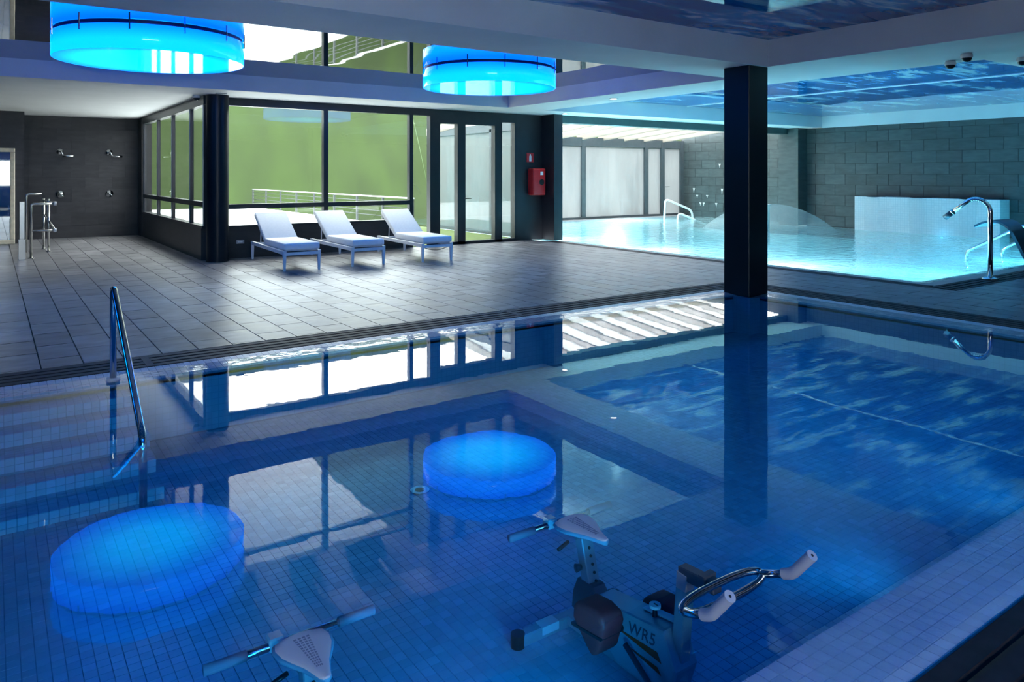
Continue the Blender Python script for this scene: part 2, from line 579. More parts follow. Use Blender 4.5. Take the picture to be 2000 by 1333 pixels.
def copy_tree(o, parent=None):
    c = o.copy(); COL.objects.link(c)
    if parent: c.parent = parent
    for ch in list(o.children):
        copy_tree(ch, c)
    return c

def arc(c, r, a0, a1, n, ax, ay):
    c, ax, ay = Vector(c), Vector(ax), Vector(ay)
    return [c + ax * (r * math.cos(a0 + (a1 - a0) * i / n)) + ay * (r * math.sin(a0 + (a1 - a0) * i / n)) for i in range(n + 1)]

def fillet(pts, r, n=6):
    """round the corners of a polyline"""
    pts = [Vector(p) for p in pts]
    out = [pts[0]]
    for i in range(1, len(pts) - 1):
        a, b, c = pts[i - 1], pts[i], pts[i + 1]
        u, w = (a - b), (c - b)
        rr = min(r, u.length * 0.48, w.length * 0.48)
        p0, p1 = b + u.normalized() * rr, b + w.normalized() * rr
        for k in range(n + 1):
            t = k / n
            out.append(p0 * (1 - t) ** 2 + b * 2 * t * (1 - t) + p1 * t * t)
    out.append(pts[-1])
    return out

def shown(x, y, z):
    """rough size in the photograph of a piece at this place (0 when out of the frame)"""
    d = x * FW[0] + y * FW[1]
    if d < 0.3: return 0
    u = 1000 + FPX * (x * RT[0] + y * RT[1]) / d
    v = Y0 + FPX * (EYE - z) / d
    if not (-40 < u < 2040 and -40 < v < 1373): return 0
    return 1 / d

def pieces(parent, name, items, matsingle, limit=300, near=None):
    """items: (centre, (sx,sy,sz), rot) boxes. The largest in view become parts, the rest one joined part."""
    items = sorted(items, key=lambda t: -shown(*t[0]))
    cache = {}
    for c, s, r in items[:limit]:
        key = tuple(round(a, 4) for a in s)
        if key not in cache:
            cache[key] = MB().box(-s[0] / 2, s[0] / 2, -s[1] / 2, s[1] / 2, -s[2] / 2, s[2] / 2).mesh(name, matsingle)
        o = bpy.data.objects.new(name, cache[key])
        o.location = c
        o.rotation_euler = r
        COL.objects.link(o)
        o.parent = parent
    rest = items[limit:]
    if rest:
        mb = MB()
        for c, s, r in rest:
            R = Euler(r).to_matrix()
            C = Vector(c)
            mb.quad_box([C + R @ Vector((a * s[0] / 2, b * s[1] / 2, e * s[2] / 2)) for a, b, e in
                         ((-1, -1, -1), (1, -1, -1), (1, 1, -1), (-1, 1, -1), (-1, -1, 1), (1, -1, 1), (1, 1, 1), (-1, 1, 1))])
        o = mb.build(name + '_field', matsingle, parent)
        o['kind'] = 'stuff'

def clip_cells(a0, a1, b0, b1, step_a, step_b, phase_b, a_origin=0.0, b_origin=0.0, gap=0.004):
    """running-bond cells in the rectangle: columns step_a wide along a, step_b long along b, alternate columns shifted"""
    cells = []
    i0 = math.floor((a0 - a_origin) / step_a)
    i = i0
    while a_origin + i * step_a < a1:
        ca0, ca1 = max(a0, a_origin + i * step_a), min(a1, a_origin + (i + 1) * step_a)
        ph = phase_b * (i % 2) * step_b
        j = math.floor((b0 - b_origin - ph) / step_b)
        while b_origin + ph + j * step_b < b1:
            cb0, cb1 = max(b0, b_origin + ph + j * step_b), min(b1, b_origin + ph + (j + 1) * step_b)
            if ca1 - ca0 > 0.03 and cb1 - cb0 > 0.03:
                cells.append(((ca0 + ca1) / 2, (cb0 + cb1) / 2, ca1 - ca0 - gap, cb1 - cb0 - gap))
            j += 1
        i += 1
    return cells

# ------------------------------------------------------------------ key measures (metres)
ZS = 2.86                       # underside of the soffits
WL = -0.012                     # water level
NX0, NX1, NY0, NY1 = -7.5, 7.85, 1.445, 6.09     # near pool, inside of its mosaic rim
RIM = 0.3
NF = -0.48                      # near pool floor
RX0, RX1, RY0, RY1 = 10.62, 19.8, 5.25, 18.35    # far pool
RF = -1.2

# ------------------------------------------------------------------ floor
floor = MB()
DECK = [(-9, 10.15, 6.78, 13.72), (8.63, 10.15, -3, 6.78), (-9, 3.09, 13.72, 20.4), (-9, 8.63, -3, 0.74), (-9, -7.8, 0.74, 6.78), (10.15, 19.8, -3, 4.58)]
for a, b, c, d in DECK:
    floor.box(a, b, c, d, -0.3, -0.014)
floor = struct(floor.build('floor', M['grout']), 'dark slate tiled deck around both pools')
items = []
for a, b, c, d in DECK:
    for x, y, sx, sy in clip_cells(a, b, c, d, 0.2855, 0.571, 0.5, 0.035, 6.82, 0.009):
        if shown(x, y, 0) or shown(x, y + 0.3, 0) or shown(x + 0.3, y, 0):
            items.append(((x, y, -0.007), (sx, sy, 0.014), (random.gauss(0, 0.0022), random.gauss(0, 0.0022), 0)))
pieces(floor, 'floor_tile', items, M['deck'])
# ------------------------------------------------------------------ near pool basin
pool = thing('pool_basin', 'foreground swimming pool basin lined with small pale blue mosaic', 'pool', (0, 0, 0))
MB().box(NX0, NX1, NY0, NY1, NF - 0.12, NF - 0.004).build('basin_floor', M['mgrout'], pool)
for a, b, c, d in ((NX0 - 0.3, NX1 + 0.3, NY1, NY1 + 0.28), (NX0 - 0.3, NX1 + 0.3, NY0 - 0.28, NY0), (NX1, NX1 + 0.3, NY0, NY1), (NX0 - 0.3, NX0, NY0, NY1)):
    MB().box(a, b, c, d, NF - 0.12, -0.05).build('basin_wall', M['basin'], pool)
MB().box(7.66, NX1, 5.84, NY1, NF, -0.035).build('basin_wall', M['basin'], pool)
T = 0.05
items = []
for i in range(int((NX1 - 0.1) / T) + 30):
    for j in range(int((NY1 - NY0) / T)):
        x, y = -1.4 + (i + 0.5) * T, NY0 + (j + 0.5) * T
        if x > NX1: continue
        if x < 0.87 and y > 4.95: continue
        if shown(x, y, NF) or shown(x + 0.2, y, NF) or shown(x, y + 0.2, NF):
            items.append(((x, y, NF - 0.003), (T - 0.0035, T - 0.0035, 0.006), (0, 0, 0)))
pieces(pool, 'mosaic_tile', items, M['mosaic'])
steps = [(5.88, -0.073), (5.68, -0.146), (5.45, -0.226), (5.225, -0.327), (4.95, -0.407)]
for y, z in steps:
    st = MB().box(NX0, 0.87, y, NY1, NF, z - 0.004).build('step', M['mgrout'], pool)
    mb = MB()
    yb = dict(zip([s[0] for s in steps], [NY1] + [s[0] for s in steps])).get(y)
    nrow = max(1, round((yb - y) / T))
    hs = (yb - y) / nrow
    for i in range(40):
        x = 0.87 - (i + 0.5) * T
        for j in range(nrow):
            yy = y + (j + 0.5) * hs
            mb.box(x - T / 2 + 0.002, x + T / 2 - 0.002, yy - hs / 2 + 0.002, yy + hs / 2 - 0.002, z - 0.005, z)
        zz = z - 0.002
        while zz > z - 0.085:
            mb.box(x - T / 2 + 0.002, x + T / 2 - 0.002, y - 0.004, y, max(NF, zz - 0.04), zz)
            zz -= 0.043
    o = mb.build('step_mosaic', M['mosaic'], st)
    o['kind'] = 'stuff'

# sloping mosaic rim round the near pool
def rim(parent, name, p_in0, p_in1, p_out0, z_in, z_out, width, matg, matt, limit, tile=0.0512):
    """strip with inner edge p_in0->p_in1 at z_in, outer edge offset towards p_out0 direction"""
    a, b = Vector((*p_in0, 0)), Vector((*p_in1, 0))
    o = Vector((*p_out0, 0))
    L = (b - a).length
    d = (b - a).normalized()
    ang = math.atan2(z_out - z_in, width)
    mb = MB()
    for (z_off, w0, w1) in ((-0.05, 0, width),):
        q = [a, b, b + o * width, a + o * width]
        zs = [z_in, z_in, z_out, z_out]
        mb.quad_box([(p.x, p.y, -0.07) for p in q] + [(p.x, p.y, z - 0.004) for p, z in zip(q, zs)])
    g = mb.build(name, matg, parent)
    its = []
    nr = round(width / tile)
    wr = width / nr
    n = int(L / tile)
    for i in range(n):
        c0 = a + d * ((i + 0.5) * tile)
        if not (shown(c0.x, c0.y, 0) or shown(c0.x + 0.2, c0.y, 0)): continue
        for j in range(nr):
            c = c0 + o * ((j + 0.5) * wr)
            z = z_in + (z_out - z_in) * (j + 0.5) / nr
            if abs(d.x) > 0.5:
                rot = (ang * (1 if o.y > 0 else -1), 0, 0); s = (tile - 0.0035, wr - 0.0035, 0.006)
            else:
                rot = (0, -ang * (1 if o.x > 0 else -1), 0); s = (wr - 0.0035, tile - 0.0035, 0.006)
            its.append(((c.x, c.y, z - 0.003), s, rot))
    pieces(g, 'rim_tile', its, matt, limit)
    return g
rim(pool, 'rim', (NX0, NY0), (NX1, NY0), (0, -1), -0.03, -0.008, 0.307, M['mgrout'], M['mosaic_w'], 300)
rim(pool, 'rim', (NX0, NY1), (NX1, NY1), (0, 1), -0.03, -0.004, 0.29, M['mgrout'], M['mosaic_w'], 0)
rim(pool, 'rim', (NX1, NY0), (NX1, NY1), (1, 0), -0.03, -0.004, 0.35, M['mgrout'], M['mosaic_w'], 0)
MB().box(NX1, 8.2, NY1, 6.38, -0.07, -0.016).build('rim_corner', M['mosaic_w'], pool)
MB().box(NX1, 8.2, 1.138, NY0, -0.07, -0.016).build('rim_corner', M['mosaic_w'], pool)

# water of the near pool
def sheet(name, x0, x1, y0, y1, z, mat, label):
    o = MB()
    o.v = [(x0, y0, z), (x1, y0, z), (x1, y1, z), (x0, y1, z)]
    o.f = [(0, 1, 2, 3)]
    return tag(o.build(name, mat), label, 'water')
pw = sheet('pool_water', NX0, NX1, NY0, NY1, WL, M['water_n'], 'calm deep blue water of the foreground pool, mirroring lamps and windows')

rw = MB()
for a, b, c, d in ((NX0, 8.195, 1.142, NY0), (NX0, 8.195, NY1, 6.375), (NX1, 8.195, NY0, NY1)):
    k = len(rw.v)
    rw.v += [(a, c, WL), (b, c, WL), (b, d, WL), (a, d, WL)]
    rw.f.append((k, k + 1, k + 2, k + 3))
rw.build('overflow_film', M['water_s'], pw)

# drain gratings: slats over a dark channel
def grating(label, x0, x1, y0, y1, along, n, seg, s0=0.0):
    g = thing('drain_grating', label, 'grating')
    MB().box(x0, x1, y0, y1, -0.16, -0.12).build('channel', M['grout'], g)
    lo, hi = (x0, x1) if along == 'x' else (y0, y1)
    w0, w1 = (y0, y1) if along == 'x' else (x0, x1)
    pitch = (w1 - w0) / n
    t = s0
    while t > lo: t -= seg
    while t < hi:
        a, b = max(lo, t + 0.03), min(hi, t + seg - 0.03)
        if b - a > 0.1:
            for k in range(n):
                c = w0 + (k + 0.5) * pitch
                h = pitch * 0.34
                mb = MB()
                if along == 'x': mb.box(a, b, c - h, c + h, -0.03, -0.001)
                else: mb.box(c - h, c + h, a, b, -0.03, -0.001)
                mb.build('slat', M['slat'], g)
            mb = MB()
            if along == 'x': mb.box(t - 0.028, t + 0.028, w0 + 0.01, w1 - 0.01, -0.03, 0.0)
            else: mb.box(w0 + 0.01, w1 - 0.01, t - 0.028, t + 0.028, -0.03, 0.0)
            if lo < t < hi: mb.build('cross_bar', M['slat'], g)
        t += seg
    return g
grating('dark slatted drain grating along the window side of the foreground pool', -7.8, 8.63, 6.38, 6.78, 'x', 4, 3.6, 1.03)
grating('dark drain grating between the foreground pool and the far pool', 8.2, 8.63, 1.138, 6.38, 'y', 4, 3.2, 5.0)
grating('dark drain grating at the bottom right corner beside the white mosaic rim', -7.8, 8.2, 0.74, 1.138, 'x', 4, 3.6, 0.0)
grating('thin dark drain grating along the deck side of the far pool', 10.15, 10.4, 4.96, 13.27, 'y', 3, 3.2, 5.0)
grating('dark drain grating under the swan neck spout beside the far pool', 10.15, 19.8, 4.58, 4.96, 'x', 4, 3.2, 12.6)

# ------------------------------------------------------------------ far pool
fp = thing('pool_basin', 'turquoise basin of the far pool beneath the white louvre roof', 'pool')
MB().box(RX0, 19.8, RY0, 13.4, RF - 0.1, RF).box(RX0, 20.6, 13.4, RY1, RF - 0.1, RF).build('basin_floor', M['basin_r'], fp)
for a, b, c, d, top in ((RX0 - 0.2, RX0, RY0 - 0.2, RY1, -0.03), (RX0, 19.8, RY0 - 0.2, RY0, -0.03), (RX0 - 0.2, 20.6, RY1, RY1 + 0.2, -0.1), (19.8, 20.0, RY0, 13.4, -0.31), (20.6, 20.8, 13.4, RY1, -0.41)):
    MB().box(a, b, c, d, RF - 0.1, top).build('basin_wall', M['basin_r'], fp)
MB().prism([(10.4, -0.1), (10.68, -0.1), (10.68, -0.02), (10.4, -0.002)], 'y', 4.96, 13.27).build('kerb', M['stone'], fp)
MB().prism([(4.96, -0.1), (5.3, -0.1), (5.3, -0.02), (4.96, -0.002)], 'x', 10.4, 19.8).build('kerb', M['stone'], fp)
MB().box(10.4, 20.55, 18.2, 18.55, -0.1, 0.03).build('kerb', M['stone'], fp)
fw = MB()
fw.v = [(10.42, 4.98, -0.014), (19.8, 4.98, -0.014), (19.8, 13.09, -0.014), (10.42, 13.09, -0.014), (19.39, 13.09, -0.014), (19.39, 13.76, -0.014), (10.42, 13.76, -0.014), (20.58, 13.76, -0.014), (20.58, 18.5, -0.014), (10.42, 18.5, -0.014)]
fw.f = [(0, 1, 2, 4, 3), (3, 4, 5, 6), (6, 5, 7, 8, 9)]
tag(fw.build('pool_water', M['water_r']), 'rippled turquoise water of the far pool', 'water')

# ------------------------------------------------------------------ ceiling with three recesses
ceil = sempty('ceiling', 'white soffits around three glossy recessed ceiling panels')
def soff(x0, x1, y0, y1, z0=ZS):
    MB().box(x0, x1, y0, y1, z0, 3.5).build('soffit', M['plaster'], ceil)
LX0, LX1, LY0, LY1, LZ = -8.2, 8.65, 6.886, 12.5, 3.12
QX0, QX1, QY0, QY1, QZ = -8.2, 8.055, 0.9, 5.865, 3.2
PY0, PY1 = -2.7, 0.3
SX0, SX1, SY0, SY1, SZ = 9.667, 19.82, 4.04, 12.6, 3.18
soff(-9, LX1, LY1, 13.95)
soff(-9, 3.3, 13.95, 20.5)
soff(-9, LX0, LY0, LY1)
soff(-9, LX1, QY1, LY0)
soff(LX1, SX0, QY1, 13.95)
soff(QX1, SX0, -3, QY1)
soff(-9, QX0, -3, QY1)
soff(QX0, QX1, PY1, QY0)
soff(QX0, QX1, -3, PY0)
soff(SX0, 20.0, -3, SY0)
soff(SX0, 20.0, SY1, 13.72)
soff(SX1, 20.0, SY0, SY1, 2.845)
for (a, b, c, d, z, mt, lab) in ((LX0, LX1, LY0, LY1, LZ, 'film_dark', 'dark mirror-gloss ceiling film over the deck'),
                                 (QX0, QX1, QY0, QY1, QZ, 'film_print', 'glossy ceiling film printed with blue water over the foreground pool'),
                                 (QX0, QX1, PY0, PY1, LZ, 'film_dark', 'dark mirror-gloss ceiling film behind the camera'),
                                 (SX0, SX1, SY0, SY1, SZ, 'film_print', 'glossy ceiling film printed with blue water over the far pool')):
    o = MB().box(a, b, c, d, z, z + 0.05).build('ceiling_film', M[mt], ceil)
    o['label'] = lab
o = MB().box(14.08, 14.14, SY0, SY1, SZ - 0.012, SZ + 0.01).build('ceiling_strip', M['plaster'], ceil)
o['label'] = 'thin pale strip across the printed ceiling'
# roof slab above everything
MB().box(-9.3, 20.3, -3.3, 13.95, 3.5, 3.7).build('roof_slab', M['plaster'], ceil)
MB().box(-9.3, 3.4, 13.95, 20.7, 3.5, 3.7).build('roof_slab', M['plaster'], ceil)

# recessed downlights
def downlight(x, y, label, power):
    t = thing('recessed_downlight', label, 'downlight', (x, y, ZS))
    MB().lathe([(0.075, -0.012), (0.075, 0.0)], 20).build('trim_ring', M['whitep'], t)
    MB().lathe([(0.055, -0.014), (0.055, -0.002)], 20).build('lens', M['downlight'], t)
    if power:
        l = bpy.data.lights.new('downlight_beam', 'SPOT')
        l.energy = power; l.color = (1, 0.95, 0.88); l.spot_size = math.radians(80); l.spot_blend = 0.6; l.shadow_soft_size = 0.05
        lo = bpy.data.objects.new('downlight_beam', l)
        lo.location = (0, 0, -0.03); COL.objects.link(lo); lo.parent = t
downlight(9.15, 9.9, 'small lit round downlight in the soffit left of the black column', 14)
downlight(10.5, 12.95, 'tiny lit downlight in the soffit edge above the far pool', 8)

# ------------------------------------------------------------------ walls
def tiled_wall(name, label, axis, plane, a0, a1, z0, z1, thick, mat, facing, step=0.62, row=0.3, gap=0.011, base='grout'):
    """axis: direction along the wall; facing: sign of the outward normal on the other axis"""
    mb = MB()
    back = plane - facing * thick
    p = plane - facing * 0.008
    if axis == 'x': mb.box(a0, a1, min(back, p), max(back, p), z0 - 0.3, z1)
    else: mb.box(min(back, p), max(back, p), a0, a1, z0 - 0.3, z1)
    w = struct(mb.build(name, M[base]), label)
    its = []
    for rz, ra, sz, sa in clip_cells(z0, z1, a0, a1, row, step, 0.5, z0, a0, gap):
        c = (ra, plane - facing * 0.006, rz) if axis == 'x' else (plane - facing * 0.006, ra, rz)
        s = (sa, 0.012, sz) if axis == 'x' else (0.012, sa, sz)
        if shown(*c):
            its.append((c, s, (0, 0, 0)))
    pieces(w, 'wall_tile', its, mat)
    return w
tiled_wall('wall_back', 'dark grey tiled shower wall', 'x', 20.4, -9, 3.2, 0, ZS, 0.25, M['walltile'], -1, 0.571, 0.286, 0.005)
tiled_wall('wall_pier', 'dark tiled pier beside the shower wall', 'x', 19.3, -9, 0.6, 0, ZS, 0.9, M['walltile'], -1, 0.571, 0.286, 0.005)
tiled_wall('wall_right', 'grey-green tiled wall behind the far pool', 'y', 19.82, -3, 13.1, 0, 2.845, 0.25, M['walltile_r'], -1)
tiled_wall('wall_pool_end', 'tiled wall of the glass pool room with water drips', 'y', 20.6, 13.4, 18.7, -0.1, 2.95, 0.2, M['walltile_r'], -1)
struct(MB().box(19.4, 20.6, 13.1, 13.75, 0, 2.86).build('wall_pilaster', M['walltile_r']), 'grey pilaster behind the water dome')
struct(MB().box(-9.25, -9.0, -3.2, 20.6, -0.3, 3.5).build('wall_left', M['rearwall']))
struct(MB().box(-9.2, 20.0, -3.25, -3.0, -0.3, 1.0).box(-9.2, 20.0, -3.25, -3.0, 2.1, 3.5).box(-9.2, -3.0, -3.25, -3.0, 1.0, 2.1).box(1.3, 20.0, -3.25, -3.0, 1.0, 2.1).build('wall_near', M['rearwall']))
w5 = sempty('added_window', 'added strip window behind the camera, out of view')  # added unseen opening, brings neutral daylight from the camera side
for k in range(4):
    MB().box(-3 + 4.3 / 3 * k - 0.04, -3 + 4.3 / 3 * k + 0.04, -3.2, -3.05, 1.0, 2.1).build('mullion', M['frame'], w5)
    if k < 3: MB().box(-3 + 4.3 / 3 * k + 0.04, -3 + 4.3 / 3 * (k + 1) - 0.04, -3.13, -3.124, 1.0, 2.1).build('pane', M['glass'], w5)
# low wall below the windows
struct(MB().box(3.2, 7.11, 13.72, 13.92, -0.3, 0.56).box(3.0, 3.12, 13.72, 20.4, -0.3, 0.57).build('wall_window_sill', M['walltile']), 'low dark wall under the windows')
struct(MB().box(9.72, 10.69, 13.72, 13.95, 0, ZS).box(10.45, 10.69, 13.27, 13.72, 0, ZS).build('wall_extinguisher_pier', M['darkwall']), 'dark pier carrying the fire extinguisher')
struct(MB().box(10.69, 19.4, 13.45, 13.72, 2.69, ZS).build('trim_1', M['green']), 'dark green lintel above the far pool')

# columns
struct(tag(MB().box(7.72, 8.10, 5.90, 6.29, -0.035, ZS).build('column_square', M['column'], None, False, 0.008, 1), 'square black column standing in the corner of the foreground pool', 'column'))
struct(smooth_angle(tag(MB().lathe([(0.185, 0), (0.185, ZS)], 40, (3.2, 13.42, 0)).build('column_round', M['column']), 'round black column left of the sun loungers', 'column')))

# ------------------------------------------------------------------ windows
def bars(parent, name, lst, mat=None):
    for b in lst:
        MB().box(*b).build(name, mat or M['frame'], parent)
YW = 13.72
w1 = sempty('window_1', 'large window behind the sun loungers onto the green bank')
bars(w1, 'head_rail', [(3.2, 9.72, YW - 0.02, YW + 0.1, 2.72, ZS)])
bars(w1, 'mullion', [(5.205, 5.295, YW - 0.02, YW + 0.1, 0.56, 2.72), (7.03, 7.11, YW - 0.02, YW + 0.1, 0, 2.72), (3.3, 3.42, YW - 0.02, YW + 0.1, 0.56, 2.72)])
bars(w1, 'transom', [(3.42, 5.205, YW - 0.02, YW + 0.1, 0.88, 0.965), (5.295, 7.03, YW - 0.02, YW + 0.1, 0.88, 0.965)])
bars(w1, 'sill', [(3.3, 7.03, YW - 0.04, YW + 0.12, 0.55, 0.585)])
for a, b, c, d in ((3.42, 5.205, 0.965, 2.72), (5.295, 7.03, 0.965, 2.72), (3.42, 5.205, 0.585, 0.88), (5.295, 7.03, 0.585, 0.88), (7.11, 7.52, 0.03, 2.72)):
    MB().box(a, b, YW + 0.035, YW + 0.041, c, d).build('pane', M['glass'], w1)
d1 = sempty('door_1', 'black framed glass door unit beside the loungers')
bars(d1, 'door_post', [(7.50, 7.735, YW - 0.03, YW + 0.12, 0, 2.72), (8.165, 8.36, YW - 0.03, YW + 0.12, 0, 2.72), (9.12, 9.31, YW - 0.03, YW + 0.12, 0, 2.72), (9.66, 9.73, YW - 0.02, YW + 0.12, 0, 2.72)])
bars(d1, 'door_head', [(7.735, 8.165, YW - 0.03, YW + 0.12, 2.57, 2.72), (8.36, 9.12, YW - 0.03, YW + 0.12, 2.57, 2.72), (9.31, 9.66, YW - 0.02, YW + 0.12, 2.655, 2.72)])
bars(d1, 'threshold', [(7.5, 9.73, YW - 0.03, YW + 0.12, 0, 0.06)])
for a, b, c, d in ((7.735, 8.165, 0.06, 2.57), (8.36, 9.12, 0.06, 2.57), (9.31, 9.66, 0.06, 2.655)):
    MB().box(a, b, YW + 0.035, YW + 0.041, c, d).build('pane', M['glass'], d1)
MB().tube(fillet([(8.345, YW - 0.03, 0.98), (8.345, YW - 0.08, 0.98), (8.47, YW - 0.08, 0.98)], 0.02), 0.01, 8).build('door_handle', M['blackp'], d1, True)
# left window
XW = 3.06
w2 = sempty('window_2', 'long side window between the round column and the shower wall')
bars(w2, 'head_rail', [(XW - 0.06, XW + 0.06, 13.55, 20.4, 2.70, ZS)])
for y in (13.62, 14.70, 16.38, 18.0, 19.72):
    MB().box(XW - 0.03, XW + 0.03, y + 0.02, y + 0.07, 0.57, 2.70).build('mullion', M['frame'], w2)
    MB().box(XW - 0.036, XW - 0.012, y + 0.07, y + 0.095, 0.60, 2.70).build('silver_bead', M['silver'], w2)
bars(w2, 'sill', [(XW - 0.07, XW + 0.09, 13.62, 20.4, 0.56, 0.6)])
bars(w2, 'transom', [(XW - 0.05, XW + 0.05, 13.7, 20.3, 0.93, 1.02)])
for a, b in ((13.71, 14.70), (14.79, 16.38), (16.47, 18.0), (18.09, 19.72)):
    for z0, z1 in ((0.6, 0.93), (1.02, 2.70)):
        MB().box(XW - 0.003, XW + 0.003, a, b, z0, z1).build('pane', M['glass'], w2)
struct(MB().box(XW - 0.08, XW + 0.14, 19.81, 20.4, 0.0, ZS).build('wall_window_end', M['walltile']))

# ------------------------------------------------------------------ glass pool room behind the far pool
YG = 18.6
w3 = sempty('window_3', 'misted glass wall of the pool room with grey posts')
for x in (10.35, 12.1, 13.9, 15.76, 18.62, 19.43, 20.42):
    MB().box(x, x + 0.17, YG - 0.04, YG + 0.1, 0, 2.62).build('mullion', M['frame_g'], w3)
bars(w3, 'head_rail', [(10.3, 20.6, YG - 0.03, YG + 0.1, 2.42, 2.7)], M['frame_g'])
bars(w3, 'bottom_rail', [(10.3, 20.6, YG - 0.05, YG + 0.1, 0.0, 0.1)], M['frame_g'])
xs = [10.35, 12.1, 13.9, 15.76, 18.62, 19.43, 20.42]
for a, b in zip(xs, xs[1:]):
    MB().box(a + 0.17, b, YG + 0.03, YG + 0.036, 0.1, 2.42).build('pane', M['fog'], w3)
MB().tube(fillet([(19.62, YG - 0.04, 1.05), (19.62, YG - 0.09, 1.05), (19.78, YG - 0.09, 1.05)], 0.02), 0.012, 8).build('door_handle', M['blackp'], w3, True)
w4 = sempty('window_4', 'misted side glass of the pool room seen through the doors')
XS = 10.25
for y in (13.95, 15.5, 17.05, 18.6):
    MB().box(XS - 0.04, XS + 0.06, y, y + 0.09, 0, 2.62).build('mullion', M['frame_g'], w4)
bars(w4, 'head_rail', [(XS - 0.04, XS + 0.06, 13.95, 18.7, 2.55, 2.75)], M['frame_g'])
bars(w4, 'bottom_rail', [(XS - 0.05, XS + 0.06, 13.95, 18.7, 0.0, 0.09)], M['frame_g'])
for a in (14.04, 15.59, 17.14):
    MB().box(XS, XS + 0.006, a, a + 1.46, 0.09, 2.55).build('pane', M['fog'], w4)
roof = sempty('ceiling_louvres', 'white tilted louvre roof over the far pool')
k = 0
x = 20.5
while x > 10.4:
    x0 = x - 0.93
    za, zb = 3.14, 2.66            # height at the lintel and at the glass wall
    def pt(px, py, dz):
        t = (py - 13.72) / (YG + 0.25 - 13.72)
        return (px, py, za + (zb - za) * t + dz)
    lo, hi = -0.06, 0.10
    mb = MB()
    mb.quad_box([pt(x0 - 0.06, 13.73, lo), pt(x - 0.04, 13.73, hi), pt(x - 0.04, YG + 0.25, hi), pt(x0 - 0.06, YG + 0.25, lo),
                 pt(x0 - 0.06, 13.73, lo + 0.03), pt(x - 0.04, 13.73, hi + 0.03), pt(x - 0.04, YG + 0.25, hi + 0.03), pt(x0 - 0.06, YG + 0.25, lo + 0.03)])
    mb.build('louvre_blade', M['louvre'], roof)
    MB().quad_box([pt(x0 - 0.075, 13.73, lo - 0.01), pt(x0 - 0.045, 13.73, lo - 0.01), pt(x0 - 0.045, YG + 0.25, lo - 0.01), pt(x0 - 0.075, YG + 0.25, lo - 0.01),
                   pt(x0 - 0.075, 13.73, hi + 0.04), pt(x0 - 0.045, 13.73, hi + 0.04), pt(x0 - 0.045, YG + 0.25, hi + 0.04), pt(x0 - 0.075, YG + 0.25, hi + 0.04)]).build('louvre_edge', M['tan'], roof)
    x = x0

# ------------------------------------------------------------------ outside
struct(MB().box(-20, 10.0, 13.95, 35, -0.3, -0.03).build('floor_terrace', M['terrace']), 'white concrete terrace outside the windows')
struct(MB().box(7.2, 10.2, 13.95, 21.5, -0.03, -0.01).build('floor_grass', M['grass']), 'artificial grass strip outside the doors')
bank = MB()
nx, nz = 60, 14
random.seed(3)
for i in range(nx + 1):
    for j in range(nz + 1):
        t = j / nz
        bank.v.append((-50 + 140 * i / nx, 35 + 4.5 * t + random.uniform(-0.12, 0.12), -3.0 + 11.8 * t + random.uniform(-0.06, 0.06) * (j > 0)))
for i in range(nx):
    for j in range(nz):
        a = i * (nz + 1) + j
        bank.f.append((a, a + nz + 1, a + nz + 2, a + 1))
s = len(bank.v)
bank.v += [(-50, 60, 8.8), (90, 60, 8.8)]
bank.f.append((nz, nx * (nz + 1) + nz, s + 1, s))
bank = struct(tag(bank.build('ground_bank', M['bank'], None, True), 'steep green turf bank beyond the terrace', 'embankment'))
struct(MB().box(10.0, 90, 18.9, 36, -3.2, -3.0).build('ground_lawn', M['bank']))

rl = thing('terrace_railing', 'grey metal railing along the edge of the white terrace', 'railing', (10.0, 19.3, 0))
for k in range(9):
    MB().box(-0.03, 0.03, 2 * k - 0.03, 2 * k + 0.03, -0.05, 0.8).build('post', M['rail'], rl)
MB().bar((0, -0.05, 0.80), (0, 16.05, 0.80), 0.06, 0.04).build('top_rail', M['silver'], rl)
for z in (0.2, 0.35, 0.5, 0.65):
    MB().tube([(0, 0, z), (0, 16, z)], 0.012, 8).build('cross_rail', M['rail'], rl, True)
tag(MB().tube([(19.9, 39.1, 8.5), (19.7, 38.5, 7.0), (19.5, 37.9, 5.2), (19.6, 37.2, 3.4), (19.7, 36.4, 1.2)], 0.014, 6).build('hanging_rope', M['rubber'], None, True), 'pale green rope hanging in front of the green bank', 'rope')

# ------------------------------------------------------------------ drum lamps
def drum(x, y, label):
    t = thing('drum_lamp', label, 'lamp', (x, y, 2.83), 0, 'blue drum lamps')
    n = 64
    side = MB()
    for r, z in ((1.02, 0.0), (1.03, 0.006), (1.03, 0.262), (1.02, 0.267)):
        for k in range(n):
            a = 2 * PI * k / n
            side.v.append((r * math.cos(a), r * math.sin(a), z))
    for i in range(3):
        for k in range(n):
            l = (k + 1) % n
            side.f.append((i * n + k, i * n + l, (i + 1) * n + l, (i + 1) * n + k))
    side.build('drum_wall', M['lamp_side'], t, True)
    disc = MB()
    disc.v = [(1.02 * math.cos(2 * PI * k / n), 1.02 * math.sin(2 * PI * k / n), 0.002) for k in range(n)]
    disc.f = [tuple(range(n - 1, -1, -1))]
    disc.build('diffuser', M['lamp_disc'], t)
    MB().lathe([(1.01, 0.267), (1.01, 0.2895)], n).build('rim', M['lamp_gap_shade'], t)  # dark band drawn in place of the shadow between drum and ceiling
    for k in range(12):
        a = 2 * PI * (k + 0.3) / 12
        MB().tube([(1.035 * math.cos(a), 1.035 * math.sin(a), 0.2), (1.035 * math.cos(a), 1.035 * math.sin(a), 0.289)], 0.009, 6).build('spacer_bolt', M['chrome'], t)
    return t
drum(1.57, 9.7, 'larger glowing blue drum lamp at the upper left')
drum(-3.22, 9.7, 'added unseen blue drum lamp beyond the left edge of the picture')  # added outside the frame for more blue light on the near pool
